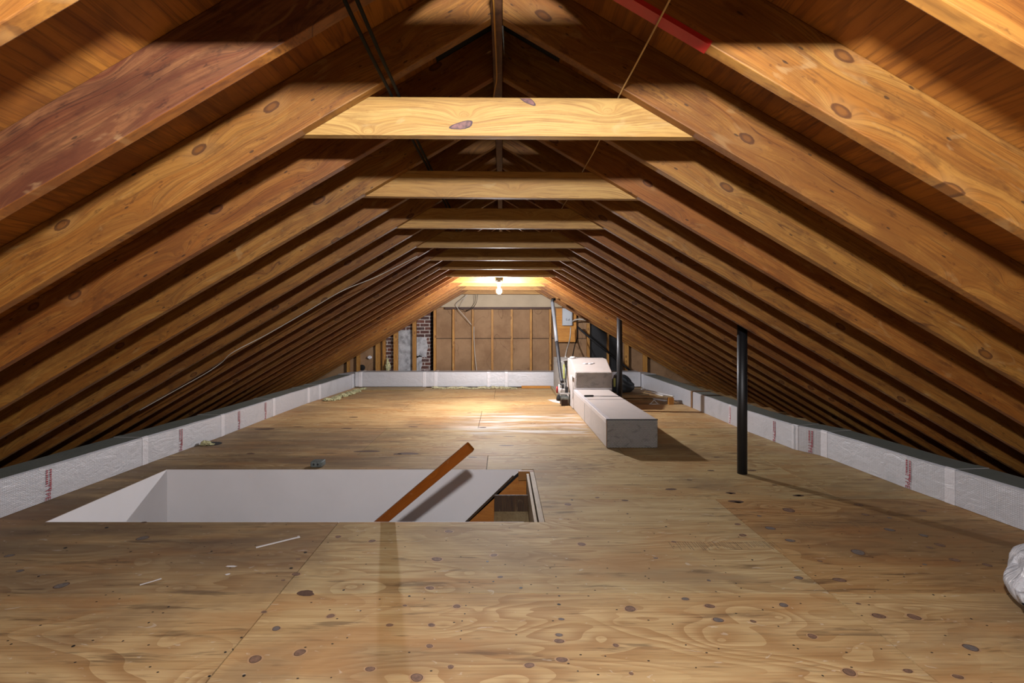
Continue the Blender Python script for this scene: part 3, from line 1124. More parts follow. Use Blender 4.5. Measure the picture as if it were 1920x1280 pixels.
# ------------------------------------------------------------------ light bulbs
def lamp(loc, mat, mount_y, mount_z, label, ceiling_y):
    t = empty('bulb_fixture', (loc[0], loc[1], mount_z))
    tag(t, label, 'light fixture', 'bare bulb fixtures')
    h = mount_z - loc[2]
    bm = bmesh.new()
    box(bm, -0.05, 0.05, 0.005, ceiling_y - loc[1] - 0.001, -0.045, 0.055)
    obj('junction_box', bm, M['galv'], t, bevel=0.006)
    bm = bmesh.new()
    box(bm, -0.045, 0.045, -0.04, 0.006, -0.03, 0.03)
    obj('bracket', bm, M['galv'], t, bevel=0.005)
    bm = bmesh.new()
    lathe(bm, [(0, -0.0305), (0.042, -0.0305), (0.045, -0.045), (0.034, -0.06), (0.024, -0.075), (0.022, -h + 0.058), (0.019, -h + 0.052), (0, -h + 0.052)], 20)
    obj('lampholder', bm, M['porcelain'], t)
    bm = bmesh.new()
    lathe(bm, [(0.013, 0.0515), (0.018, 0.043), (0.034, 0.026), (0.042, 0.008), (0.0425, -0.006), (0.036, -0.024), (0.021, -0.038), (0, -0.043)], 16, c=(0, 0, -h))
    obj('bulb', bm, mat, t)
    return t


lamp((-0.05, 7.46, 1.785), M['bulb_far'], 0, 1.965, 'lit bare bulb on the far collar tie in front of the gable', Y0 + 14 * SP + TH)
lamp((0.02, 0.075, 1.80), M['bulb_near'], 0, 1.98, 'lit bare bulb on the collar tie above the camera, outside the frame', Y0 - 4 * SP + TH)


# ------------------------------------------------------------------ perimeter ducts
def offset_pts(pts, wdt):
    out = []
    for i, p in enumerate(pts):
        a = Vector(pts[max(i - 1, 0)][:2])
        b_ = Vector(pts[min(i + 1, len(pts) - 1)][:2])
        d = (b_ - a).normalized()
        n = Vector((-d.y, d.x))
        out.append((p[0] + n.x * wdt, p[1] + n.y * wdt))
    return out


def duct(bm, pts, wdt, z0=0.003, dark_top=False):
    """pts: (x, y, height) along the inner foot of the duct; wdt signed to the outside (left of travel is +)"""
    P3 = []
    for a, b_ in zip(pts, pts[1:]):
        L_ = math.hypot(b_[0] - a[0], b_[1] - a[1])
        n = max(1, int(L_ / 0.12))
        for k in range(n):
            t = k / n
            P3.append(tuple(a[i] + (b_[i] - a[i]) * t for i in range(3)))
    P3.append(pts[-1])
    out = offset_pts(P3, wdt)
    inn = offset_pts(P3, math.copysign(0.012, wdt))
    ou2 = offset_pts(P3, wdt - math.copysign(0.012, wdt))
    rings = []
    for i, p in enumerate(P3):
        h = p[2]
        wz = 0.004 * noise.noise(Vector((p[0] * 3, p[1] * 3, 0.3)))
        rings.append([bm.verts.new(v) for v in ((p[0], p[1], z0), (p[0], p[1], h - 0.010 + wz), (inn[i][0], inn[i][1], h + wz),
                                                (ou2[i][0], ou2[i][1], h + wz), (out[i][0], out[i][1], h - 0.010), (out[i][0], out[i][1], z0))])
    for a, b_ in zip(rings, rings[1:]):
        for k in range(6):
            bm.faces.new((a[k], a[(k + 1) % 6], b_[(k + 1) % 6], b_[k])).material_index = 1 if (k in (2, 3) and dark_top) else 0
    bm.faces.new(rings[0])
    bm.faces.new(rings[-1][::-1])


def interp(path, y):
    for a, b_ in zip(path, path[1:]):
        if a[1] <= y <= b_[1]:
            t = (y - a[1]) / (b_[1] - a[1])
            return tuple(a[i] + (b_[i] - a[i]) * t for i in range(3))
    return path[-1]


def duct_run(path, cuts, wdt, label, name='foil_duct', tapes=(), tapew=0.07, dark=()):
    t = empty(name, (path[0][0], path[0][1], 0))
    tag(t, label, 'duct')
    ys = [path[0][1]] + list(cuts) + [path[-1][1]]
    for a, b_ in zip(ys, ys[1:]):
        seg = [interp(path, a + 0.002)] + [p for p in path if a + 0.05 < p[1] < b_ - 0.05] + [interp(path, b_ - 0.002)]
        bm = bmesh.new()
        duct(bm, seg, wdt, dark_top=True)
        o = child_of(obj('duct_section', bm, [M['foil'], M['foil_top']]), t)
        v = random.uniform(0.93, 1.0)
        o.color = (v, v, v, 1)
    for c in tapes:
        a, b_ = interp(path, c - tapew / 2), interp(path, c + tapew / 2)
        sg = math.copysign(0.003, wdt)
        n = Vector((-(b_[1] - a[1]), b_[0] - a[0])).normalized()
        seg = [(q[0] - n.x * sg, q[1] - n.y * sg, q[2] + 0.0035) for q in (a, b_)]
        bm = bmesh.new()
        duct(bm, seg, wdt + sg * 2, z0=0.002, dark_top=True)
        child_of(obj('tape_band', bm, [M['foil_tape'], M['foil_top']]), t)
    return t


WD = 0.275
left_path = [(-3.37, 0.6, 0.256), (-3.335, 2.2, 0.256), (-3.315, 3.23, 0.257), (-3.285, 3.95, 0.255), (-3.262, 4.48, 0.254), (-3.205, 5.5, 0.25), (-3.19, 6.85, 0.25),
             (-3.165, 7.96, 0.248), (-3.12, 8.35, 0.252), (-3.0, 9.78, 0.285)]
right_path = [(3.30, 0.6, 0.256), (3.265, 2.2, 0.256), (3.235, 3.05, 0.257), (3.193, 3.5, 0.256), (3.155, 3.83, 0.255), (3.113, 4.75, 0.255), (2.985, 5.02, 0.252),
              (2.925, 5.92, 0.25), (2.91, 7.55, 0.25), (2.80, 9.78, 0.285)]
dl = duct_run(left_path, [4.48, 8.0], WD, 'long foil covered duct along the left eave', tapes=[3.18, 4.48, 5.62, 6.85, 8.0, 8.38])
dr = duct_run(right_path, [3.5, 5.02, 7.55], -WD, 'long foil covered duct along the right eave', tapes=[3.5, 4.74, 5.02, 6.3])
# dark strap round the right duct
bm = bmesh.new()
a, b_ = interp(right_path, 7.50), interp(right_path, 7.56)
duct(bm, [(q[0] - 0.008, q[1], q[2] + 0.008) for q in (a, b_)], -WD - 0.012, z0=0.002)
child_of(obj('dark_strap', bm, M['joist']), dr)['label'] = 'dark strap'

# back run
bd = empty('foil_duct', (-2.9, 9.92, 0))
tag(bd, 'foil covered duct across the foot of the back gable wall', 'duct')
xs = [-2.985, -2.87, -1.58, 0.08, 1.09, 2.25, 2.80]
for i, (a, b_) in enumerate(zip(xs, xs[1:])):
    bm = bmesh.new()
    box(bm, a + 0.002, b_ - 0.002, 9.92, 10.28, 0.02, 0.315)
    bmesh.ops.bevel(bm, geom=[e for e in bm.edges], offset=0.01, segments=2, affect='EDGES')
    o = child_of(obj('duct_section', bm, M['foil']), bd)
    v = (0.98, 0.94, 1.0, 0.96, 0.98, 0.9)[i]
    o.color = (v, v, v, 1)
for x in (-2.87, -1.58, -1.35, -0.28, 0.08, 1.09, 2.25):
    bm = bmesh.new()
    box(bm, x - 0.035, x + 0.035, 9.916, 10.284, 0.016, 0.319)
    child_of(obj('tape_band', bm, M['foil_tape'], bevel=0.008), bd)
# corner elbows
for (x0, x1, nm) in ((-3.29, -2.99, 'left'), (2.805, 3.08, 'right')):
    bm = bmesh.new()
    pts = [(x0, 9.81), (x1, 9.81), (x1, 10.28), (x0 + (0.12 if nm == 'left' else 0), 10.28)] if nm == 'left' else [(x0, 9.81), (x1, 9.81), (x1 - 0.1, 10.28), (x0, 10.28)]
    prism(bm, pts, 'z', 0.003, 0.29)
    child_of(obj('elbow', bm, M['foil'], bevel=0.01), bd)


# red printing running down the side of the foil ducts
def duct_print(path, y, sgn, parent, big='TYPE', zc=0.12, size=0.055):
    """sgn +1: face looks to +x (left duct), -1: face looks to -x (right duct)"""
    x, yy, h = interp(path, y)
    a, b_ = interp(path, y - 0.1), interp(path, y + 0.1)
    ang = math.atan2(b_[0] - a[0], b_[1] - a[1])
    rot = Matrix.Rotation(-ang, 4, 'Z')
    R = rot @ (Matrix.Rotation(math.pi / 2 * sgn, 4, 'Z') @ Matrix.Rotation(math.pi / 2, 4, 'X'))
    # text turned to read downwards
    T = Matrix.Translation((x + sgn * 0.0042, yy, zc)) @ R @ Matrix.Rotation(-math.pi / 2, 4, 'Z')
    base = Matrix.Translation(-Vector(parent.location))
    text('printed_lettering', big, size, M['print_red'], parent, base @ T @ Matrix.Translation((0.055, 0, 0)))
    # illegible small print as dashes
    bm = bmesh.new()
    random.seed(int(y * 10))
    for row in (0.0, 0.028):
        u = -0.105
        while u < (0.0 if row == 0 else 0.05):
            wd = random.uniform(0.006, 0.014)
            vv = [bm.verts.new((u, row - 0.008 - size * 0.1, 0)), bm.verts.new((u + wd, row - 0.008 - size * 0.1, 0)),
                  bm.verts.new((u + wd, row + 0.006 - size * 0.1, 0)), bm.verts.new((u, row + 0.006 - size * 0.1, 0))]
            bm.faces.new(vv)
            u += wd + 0.004
    bm.transform(base @ T)
    obj('printed_lettering', bm, M['print_red'], parent)


for y in (3.56, 4.93, 5.95, 6.6):
    duct_print(left_path, y, 1, dl)
for y in (3.82, 4.87, 5.35, 6.3):
    duct_print(right_path, y, -1, dr)

# ------------------------------------------------------------------ trunk duct and air handler
TX0, TX1, TY0, TY1, TZ = 1.076, 1.606, 5.08, 7.40, 0.298
tk = empty('trunk_duct', ((TX0 + TX1) / 2, 6.2, 0))
tag(tk, 'foil covered box duct lying on the floor with a quilted silver end', 'duct')
bm = bmesh.new()
box(bm, TX0, TX1, TY0, TY1, 0.004, TZ)
child_of(obj('body', bm, M['foil_matte'], bevel=0.008), tk)
bm = bmesh.new()
box(bm, TX0 + 0.004, TX1 - 0.002, TY0 - 0.008, TY0 - 0.0005, 0.006, TZ - 0.012)
child_of(obj('end_cap', bm, M['foil_quilt'], bevel=0.004), tk)['label'] = 'quilted silver end cap'
bm = bmesh.new()
box(bm, TX0 - 0.001, TX1 + 0.001, TY0 - 0.010, TY0 + 0.004, TZ - 0.008, TZ + 0.0025)
child_of(obj('edge_strip', bm, M['black_foam']), tk)['label'] = 'dark strip along the top front edge'
bm = bmesh.new()
box(bm, TX0 - 0.003, TX0 + 0.045, TY0 + 0.01, TY1 - 0.01, TZ - 0.045, TZ + 0.002)
child_of(obj('edge_tape', bm, M['foil_tape'], bevel=0.003), tk)
bm = bmesh.new()
box(bm, TX0 - 0.002, TX1 + 0.002, 6.42, 6.428, 0.01, TZ + 0.0028)
child_of(obj('seam', bm, M['grey_sleeve']), tk)
bm = bmesh.new()
box(bm, TX0 - 0.0015, TX0 + 0.005, TY0 - 0.0095, TY0 - 0.002, 0.01, TZ - 0.01)
child_of(obj('red_seam', bm, M['joist']), tk)

pl = empty('plenum', (1.38, 7.8, 0))
tag(pl, 'foil plenum with a sloping lid between the trunk duct and air handler', 'plenum')
bm = bmesh.new()
lo = [(1.062, 7.405), (1.655, 7.405), (1.70, 8.27), (1.062, 8.27)]
v0 = [bm.verts.new((x, y, 0.004)) for x, y in lo]
v1 = [bm.verts.new(p) for p in ((1.098, 7.405, 0.562), (1.655, 7.405, 0.562), (1.70, 8.27, 0.72), (1.10, 8.27, 0.72))]
v2 = [bm.verts.new(p) for p in ((1.11, 8.0, 0.715), (1.70, 8.0, 0.715))]
bm.faces.new(v0[::-1])
bm.faces.new((v0[0], v0[1], v1[1], v1[0]))
bm.faces.new((v0[1], v0[2], v1[2], v2[1], v1[1]))
bm.faces.new((v0[2], v0[3], v1[3], v1[2]))
bm.faces.new((v0[3], v0[0], v1[0], v2[0], v1[3]))
bm.faces.new((v1[0], v1[1], v2[1], v2[0]))
bm.faces.new((v2[0], v2[1], v1[2], v1[3]))
child_of(obj('body', bm, M['foil_matte'], bevel=0.012), pl)
bm = bmesh.new()
box(bm, 1.112, 1.645, 7.397, 7.404, 0.325, 0.552)
child_of(obj('front_panel', bm, M['foil_quilt'], bevel=0.003), pl)['label'] = 'quilted dark silver front panel'
bm = bmesh.new()
box(bm, 1.10, 1.652, 7.396, 7.4045, 0.302, 0.322)
child_of(obj('bottom_tape', bm, M['foil_tape'], bevel=0.002), pl)
for (u, t_, r) in ((0.37, 0.62, 0.035), (0.50, 0.60, 0.03), (0.58, 0.63, 0.022)):
    bm = bmesh.new()
    x = 1.11 + u * 0.56
    y = 7.405 + t_ * 0.6
    z = 0.562 + t_ * 0.155
    blob(bm, (x, y, z + 0.003), (r * 1.3, r * 0.9, 0.012), x * 9, 0.2, 2, flat=False)
    child_of(obj('sealant_blob', bm, M['foil_tape'], smooth=True), pl)
bm = bmesh.new()
box(bm, 1.054, 1.061, 7.42, 7.47, 0.16, 0.50)
box(bm, 1.054, 1.061, 7.47, 7.62, 0.44, 0.50)
child_of(obj('white_tape', bm, M['chalk']), pl)['label'] = 'white tape'
bm = bmesh.new()
lathe(bm, [(0, 0), (0.05, 0), (0.05, 0.02), (0.03, 0.03), (0, 0.03)], 16, c=(1.16, 8.1, 0.722))
child_of(obj('collar_cap', bm, M['pvc']), pl)

ah = empty('air_handler', (1.3, 8.9, 0))
tag(ah, 'grey foil wrapped air handler cabinet behind the plenum', 'air handler')
bm = bmesh.new()
box(bm, 0.985, 1.66, 8.36, 9.45, 0.06, 0.655)
child_of(obj('cabinet', bm, M['foil_quilt'], bevel=0.01), ah)
bm = bmesh.new()
box(bm, 1.035, 1.065, 8.352, 8.359, 0.36, 0.60)
child_of(obj('yellow_label', bm, M['yellow']), ah)['label'] = 'yellow label'
bm = bmesh.new()
box(bm, 1.08, 1.15, 8.4, 9.4, 0.003, 0.059)
box(bm, 1.58, 1.65, 8.4, 9.4, 0.003, 0.059)
child_of(obj('skid', bm, M['dark_wood']), ah)
bm = bmesh.new()
tube(bm, [(1.075, 8.325, 0.30), (1.075, 8.325, 0.66)], 0.02, 12)
child_of(obj('riser_pipe', bm, M['galv']), ah)

# long screwdriver on the trunk
sd = empty('screwdriver', (1.35, 6.66, TZ))
tag(sd, 'long thin screwdriver with dark handle lying across the trunk duct', 'screwdriver')
bm = bmesh.new()
tube(bm, [(-0.24, 0, 0.013), (-0.235, 0, 0.013), (-0.12, 0, 0.013), (-0.11, 0, 0.013)], [0.009, 0.0125, 0.0125, 0.007], 10)
obj('handle', bm, M['black'], sd)
bm = bmesh.new()
tube(bm, [(-0.112, 0, 0.0115), (0.26, 0.01, 0.0055)], 0.004, 8)
obj('shaft', bm, M['ink'], sd)

# condensate trap on a tray, sleeved line
ct = empty('condensate_pump', (0.93, 7.80, 0))
tag(ct, 'small condensate pump with white trap and red cap left of the plenum', 'pump')
bm = bmesh.new()
box(bm, -0.03, 0.115, -0.11, 0.16, 0.10, 0.145)
obj('tray', bm, M['galv'], ct, bevel=0.006)
bm = bmesh.new()
box(bm, 0.0, 0.10, -0.08, 0.12, 0.003, 0.0995)
obj('support_block', bm, M['dark_wood'], ct)
bm = bmesh.new()
box(bm, -0.01, 0.065, -0.04, 0.06, 0.1455, 0.26)
obj('housing', bm, M['pvc'], ct, bevel=0.01)
bm = bmesh.new()
box(bm, 0.066, 0.11, -0.05, 0.05, 0.18, 0.29)
obj('motor', bm, M['black'], ct, bevel=0.01)
bm = bmesh.new()
tube(bm, [(-0.035, -0.06, 0.335), (-0.035, -0.06, 0.205), (-0.02, -0.06, 0.19), (0.13, -0.06, 0.19)], 0.012, 12)
obj('white_trap', bm, M['pvc'], ct)
bm = bmesh.new()
tube(bm, [(-0.065, -0.05, 0.30), (-0.065, -0.05, 0.20)], 0.014, 12)
obj('red_cap', bm, M['red'], ct)['label'] = 'red cap'
bm = bmesh.new()
lathe(bm, [(0, 0), (0.03, 0), (0.035, 0.03), (0.03, 0.055), (0.018, 0.08), (0.018, 0.1), (0, 0.1)], 16, c=(-0.05, -0.1, 0.085))
obj('valve', bm, M['black'], ct)
bm = bmesh.new()
tube(bm, [(0.03, 0, 0.2605), (0.03, 0, 0.32), (0.0, 0.02, 0.335)], 0.02, 12)
tube(bm, [(0.085, 0, 0.29), (0.085, 0, 0.40)], 0.008, 8)
obj('fitting', bm, M['black'], ct)
bm = bmesh.new()
tube(bm, spline([(0.955, 7.84, 0.36), (0.945, 7.95, 0.47), (0.93, 8.4, 0.98)], 6), 0.030, 14)
o = empty('refrigerant_line', (0.955, 7.84, 0.36))
tag(o, 'leaning black sleeved pipe, grey near its top, rising from the pump to the gable', 'pipe')
child_of(obj('black_sleeve', bm, M['black_foam']), o)
bm = bmesh.new()
tube(bm, [(0.93, 8.4, 0.98), (0.925, 8.72, 1.36), (0.92, 9.0, 1.66), (0.92, 9.04, 1.70)], [0.030, 0.031, 0.033, 0.033], 14)
child_of(obj('grey_sleeve', bm, M['grey_sleeve']), o)['label'] = 'grey sleeve'
bm = bmesh.new()
tube(bm, [(0.92, 9.04, 1.70), (0.93, 9.07, 1.74), (0.97, 9.1, 1.745)], 0.028, 12)
child_of(obj('end_joint', bm, M['black']), o)
# board leading to the pump
a, b_ = G(1034, 728), G(1051, 751)
bm = bmesh.new()
d = Vector((b_.x - a.x, b_.y - a.y, 0))
ln = d.length
box(bm, 0, ln - 0.1, -0.022, 0.022, 0.003, 0.05)
o = obj('board', bm, M['pale_wood'], loc=(a.x, a.y, 0))
o.rotation_euler = (0, 0, math.atan2(d.y, d.x))
tag(o, 'short pale board on the floor leading up to the pump', 'board')

# ------------------------------------------------------------------ vent pipes
for (x, y, label) in ((2.06, 4.215, 'black vent pipe standing right of the trunk duct, near the camera'),
                      (1.735, 7.27, 'black vent pipe standing behind the trunk duct, near the plenum')):
    t = empty('vent_pipe', (x, y, 0))
    tag(t, label, 'pipe')
    bm = bmesh.new()
    ht = dz(x) - 0.06
    lathe(bm, [(0, 0.001), (0.040, 0.001), (0.040, ht), (0, ht)], 28)
    obj('pipe', bm, M['black'], t)
    bm = bmesh.new()
    random.seed(int(x * 10))
    z = 0.05
    a0 = math.radians(-42)
    while z < ht - 0.15:
        hgt = random.uniform(0.006, 0.022)
        for da in (0.0,):
            r = 0.0404
            a1 = a0 - 0.07
            vs = [bm.verts.new((r * math.cos(a1), r * math.sin(a1), z)), bm.verts.new((r * math.cos(a0), r * math.sin(a0), z)),
                  bm.verts.new((r * math.cos(a0), r * math.sin(a0), z + hgt)), bm.verts.new((r * math.cos(a1), r * math.sin(a1), z + hgt))]
            bm.faces.new(vs)
        z += hgt + 0.005
        if random.random() < 0.1:
            z += 0.09
    obj('printed_lettering', bm, M['print_white'], t)

# ------------------------------------------------------------------ stair parts
def wood_box(name, mat, x0, x1, y0, y1, z0, z1, label, cat, along='x', bevel=0.002, tint=None):
    c = Vector(((x0 + x1) / 2, (y0 + y1) / 2, (z0 + z1) / 2))
    a, b_, d = (x1 - x0) / 2, (y1 - y0) / 2, (z1 - z0) / 2
    bm = bmesh.new()
    if along == 'x':
        box(bm, -a, a, -b_, b_, -d, d)
        rot = (0, 0, 0)
    elif along == 'y':
        box(bm, -b_, b_, -a, a, -d, d)
        rot = (0, 0, math.pi / 2)
    else:
        box(bm, -d, d, -b_, b_, -a, a)
        rot = (0, math.pi / 2, 0)
    o = obj(name, bm, mat, loc=c, bevel=bevel)
    o.rotation_euler = rot
    if tint:
        o.color = (*tint, 1)
    tag(o, label, cat)
    return o


bm = bmesh.new()
prism(bm, [(HX1, -0.03), (0.17, -0.03), (-2.39, -2.4), (-1.6, -2.4), (HX1, -0.62)], 'y', HY1 - 0.012, HY1 - 0.0055)
o = obj('stair_stringer', bm, M['orange_ply'])
o.color = (0.80, 0.66, 0.5, 1)
tag(o, 'orange plywood stair side triangle in the right end of the stair opening', 'stringer')
bm = bmesh.new()
dv = Vector((0.10 + 0.36, 0, -0.055 + 0.50))
ln = dv.length
box(bm, 0, ln, -0.012, 0.0, -0.006, 0.010)
o = obj('corner_strip', bm, M['dark_wood'], loc=(-0.36, HY1 - 0.0125, -0.50))
o.rotation_euler = (0, -math.atan2(dv.z, dv.x), 0)
tag(o, 'dark ragged edge strip along the diagonal where drywall meets the stair side', 'edge strip')
wood_box('stair_riser', M['dark_wood'], -0.065, 0.205, 3.95, 3.962, -0.226, -0.094, 'dark grained upright stair board in the stair opening', 'stair riser', 'z')
wood_box('stair_tread', M['pale_wood'], -0.065, 0.205, 3.20, 3.949, -0.255, -0.224, 'pale stair tread at the top of the stair opening', 'stair tread', 'y')
wood_box('stair_ledger', M['dark_wood'], -0.60, -0.07, 3.95, 4.31, -0.56, -0.50, 'dark lower stair ledge left of the riser', 'stair ledge', 'x')
wood_box('edge_board', M['pale_wood'], 0.238, 0.2745, HY0 + 0.002, HY1 - 0.06, -0.09, -0.003, 'pale grey edge board lining the right side of the stair opening', 'board', 'y', tint=(0.85, 0.82, 0.8))
wood_box('edge_board', M['pale_wood'], 0.207, 0.229, HY0 + 0.002, HY1 - 0.09, -0.32, -0.010, 'narrow inner edge board beside the stair tread', 'board', 'y', tint=(0.9, 0.85, 0.78))
wood_box('corner_block', M['stud'], 0.14, 0.274, HY1 - 0.055, HY1 - 0.014, -0.08, -0.002, 'brown wood block in the far right corner of the stair opening', 'block', 'x', tint=(0.7, 0.6, 0.5))

# handrail
p1, p0 = P(882.5, 836.5, 3.04), P(712, 980, 3.30)
dv = (p1 - p0)
p00 = p0 - dv * 1.5
ln = (p1 - p00).length
bm = bmesh.new()
box(bm, 0, ln, -0.018, 0.018, -0.031, 0.031)
bmesh.ops.bevel(bm, geom=[e for e in bm.edges], offset=0.004, segments=2, affect='EDGES')
o = obj('handrail', bm, M['rail_wood'], loc=p00)
xa = dv.normalized()
ya = Vector((0, 1, 0))
ya = (ya - xa * ya.dot(xa)).normalized()
za_ = xa.cross(ya)
o.rotation_euler = Matrix((xa, ya, za_)).transposed().to_euler()
tag(o, 'orange varnished handrail sticking up out of the stair opening', 'handrail')

# ------------------------------------------------------------------ cords along the roof
ztie = lambda y: 2.114 - 0.004 * (y - 1.8)
cable('twine', [Vector((0.432 + 0.006 * math.sin(y * 3.1), y, ztie(y) + 0.004 - 0.012 * abs(math.sin((y - 0.96) * math.pi / 0.833)) * (1 if y < 3.6 else 0.3))) for y in [0.96 + 0.2083 * i for i in range(18)]],
      0.0028, M['cable_cream'], 'thin cream twine running over the collar ties on the right', 'twine', 4)
for i, x0 in enumerate((-0.378, -0.402)):
    cable('cable', [Vector((x0 + 0.006 * math.sin(y * 2 + i * 1.5), y, ztie(y) + 0.008 - 0.01 * abs(math.sin((y - 0.96) * math.pi / 0.833)))) for y in [0.9 + 0.2083 * k for k in range(24)]],
          0.006, M['cable_black'], ('black cable over the collar ties left of the ridge, nearer the ridge', 'black cable over the collar ties left of the ridge, further from the ridge')[i], 'cable', 4,
          'pair of black cables over the collar ties')
pts = []
for (px, py) in ((918, -40), (925, 0), (927, 40), (929, 80), (930.5, 120), (931, 150), (926, 178), (925.5, 200)):
    d = 1.058 * F / (VY - py)
    pts.append(P(px, py, d * 0.995))
cable('wire', pts, 0.0032, M['cable_yellow'], 'yellow wire hanging along the underside of the ridge board', 'wire')
bm = bmesh.new()
p, q = P(942.3, 48, 1.70), P(945.5, 104, 1.70)
prism(bm, [(p.x - 0.003, p.z), (p.x + 0.003, p.z), (q.x, q.z)], 'y', 1.700, 1.702)
o = obj('wood_splinter', bm, M['galv'])
tag(o, 'thin pale splinter hanging right of the ridge board', 'splinter')

pts = []
for (px, py) in ((262, 769), (312, 741), (355, 717), (390, 697), (416, 679), (437, 660), (500, 627), (570, 587), (640, 546), (707, 518), (783, 480)):
    d = (RZ - HC + SL * XR) * F / ((VY - py) - SL * (px - VX))
    pts.append(P(px, py, min(d, 4.24) * 0.985))
cable('cable', pts, 0.0035, M['cable_white'], 'thin white cable strung below the left rafters down towards the eave')

# ------------------------------------------------------------------ loose things
jb = empty('junction_box', (-1.665, 4.43, 0))
tag(jb, 'small grey metal junction box on the floor at the stair opening edge', 'junction box')
bm = bmesh.new()
box(bm, -0.052, 0.052, -0.045, 0.05, 0.003, 0.052)
obj('body', bm, M['galv'], jb, bevel=0.006)
bm = bmesh.new()
for sx in (-0.022, 0.014):
    n = 12
    vs = [bm.verts.new((sx + 0.009 * math.cos(2 * math.pi * k / n), -0.0456, 0.028 + 0.009 * math.sin(2 * math.pi * k / n))) for k in range(n)]
    bm.faces.new(vs)
obj('knockout', bm, M['nail'], jb)

a, b_ = G(480, 1027), G(562, 1007)
bm = bmesh.new()
d = b_ - a
box(bm, 0, d.length, -0.006, 0.006, 0.001, 0.005)
box(bm, d.length - 0.012, d.length, -0.009, 0.012, 0.001, 0.006)
o = obj('white_strip', bm, M['chalk'], loc=(a.x, a.y, 0))
o.rotation_euler = (0, 0, math.atan2(d.y, d.x))
tag(o, 'thin white strip lying on the plywood in front of the stair opening', 'strip')
a, b_ = G(262, 1097), G(303, 1086)
bm = bmesh.new()
d = b_ - a
prism(bm, [(0, -0.004), (d.length * 0.5, -0.002), (d.length, 0.002), (d.length, 0.012), (d.length * 0.6, 0.006), (0, 0.004)], 'z', 0.001, 0.003)
o = obj('paint_chip', bm, M['chalk'], loc=(a.x, a.y, 0))
o.rotation_euler = (0, 0, math.atan2(d.y, d.x))
tag(o, 'small white flake on the floor at the lower left', 'flake')
for k, (px, py, rx) in enumerate(((434, 1062, 0.03), (72 * 1.0 + 355, 1077, 0.012))):
    p = G(px, py)
    bm = bmesh.new()
    blob(bm, (0, 0, 0.002), (rx, 0.008, 0.002), k + 4, 0.4, 2)
    o = obj('paint_chip', bm, M['chalk'], loc=(p.x, p.y, 0))
    tag(o, ('white dust smear on the floor below the thin white strip', 'tiny white crumb below the white dust smear')[k], 'flake')

# plastic wrapped bundle at the right edge
wb = empty('wrapped_bundle', (2.555, 2.11, 0))
tag(wb, 'bulging bundle wrapped in white plastic and tied with dark cord, right edge', 'bundle')
bm = bmesh.new()
v = bmesh.ops.create_icosphere(bm, subdivisions=5, radius=1.0)['verts']
for q in v:
    cpt = q.co.copy()
    n = noise.noise(cpt * 2.0) * 0.10 + noise.noise(Vector((cpt.x * 9, cpt.y * 9, cpt.z * 2))) * 0.035
    q.co *= 1 + n
    q.co = Vector((q.co.x * 0.27, q.co.y * 0.26, q.co.z * 0.155 + 0.165))
    lean = max(0.0, (0.19 - q.co.z) / 0.17)
    q.co.x -= 0.13 * lean
    q.co.y -= 0.07 * lean
    q.co.z = max(q.co.z, 0.004)
obj('wrapping', bm, M['wrap'], wb, smooth=True)
bm = bmesh.new()
pr = [(0.03, 0.23), (0.05, 0.20), (0.11, 0.13), (0.15, 0.06), (0.165, 0.0)]
rings = []
for r_, z_ in pr:
    rings.append([bm.verts.new((math.cos(t) * r_ * (1 + 0.07 * math.sin(9 * t)), math.sin(t) * r_ * (1 + 0.07 * math.sin(9 * t)), z_)) for t in (2 * math.pi * k / 48 for k in range(48))])
for a, b_ in zip(rings, rings[1:]):
    for k in range(48):
        bm.faces.new((a[k], a[(k + 1) % 48], b_[(k + 1) % 48], b_[k]))
bm.faces.new(rings[0])
bm.faces.new(rings[-1][::-1])
o = obj('gathered_end', bm, M['wrap'], wb, smooth=True, loc=(-0.02, -0.16, 0.165))
ax = Vector((-0.06, -0.25, -0.9)).normalized()
o.rotation_euler = ax.to_track_quat('Z', 'Y').to_euler()
o.location = Vector((-0.275, -0.135, 0.17))
o.scale = (0.85, 0.85, 0.74)
bm = bmesh.new()
tube(bm, [Vector((math.cos(t) * 0.156, math.sin(t) * 0.156, 0.055)) for t in (2 * math.pi * k / 32 for k in range(33))], 0.006, 8, cap=False)
c = obj('cord', bm, M['cable_black'], wb)
c.rotation_euler = o.rotation_euler
c.location = o.location
c.scale = (0.86, 0.86, 0.74)

# insulation
def tufts(name, mat, spots, label, kind='stuff', amp=0.5):
    bm = bmesh.new()
    for i, (x, y, rx, ry, rz) in enumerate(spots):
        blob(bm, (x, y, rz * 0.5), (rx, ry, rz), i * 3.7, amp, 3, 2.5)
    o = obj(name, bm, mat)
    tag(o, label, 'insulation', kind=kind)
    return o


random.seed(9)
sp = []
x = -1.34
while x < 0.27:
    sp.append((x, 9.80 + random.uniform(-0.04, 0.04), random.uniform(0.05, 0.11), random.uniform(0.05, 0.09), random.uniform(0.012, 0.03)))
    x += random.uniform(0.06, 0.12)
tufts('insulation_wool', M['insul'], sp, 'yellowish fibreglass wool strewn along the foot of the back duct')
sp = []
for k in range(22):
    t = k / 21
    p = G(618 + 58 * t, 748 - 20 * t)
    sp.append((p.x + 0.06 + random.uniform(-0.04, 0.06), p.y - 0.2 + random.uniform(-0.1, 0.08), 0.07, 0.09, random.uniform(0.012, 0.03)))
tufts('insulation_wool', M['insul_green'], sp, 'green yellow fibreglass wool in the far left corner of the floor')
p = G(382, 833)
bm = bmesh.new()
disc(bm, Vector((p.x + 0.06, p.y + 0.03, 0)), 0.12, 0.0012, 0, 16, 0.75)
o = obj('floor_hole', bm, M['dark_void'])
tag(o, 'dark knockout hole in the floor beside the left duct', 'hole')
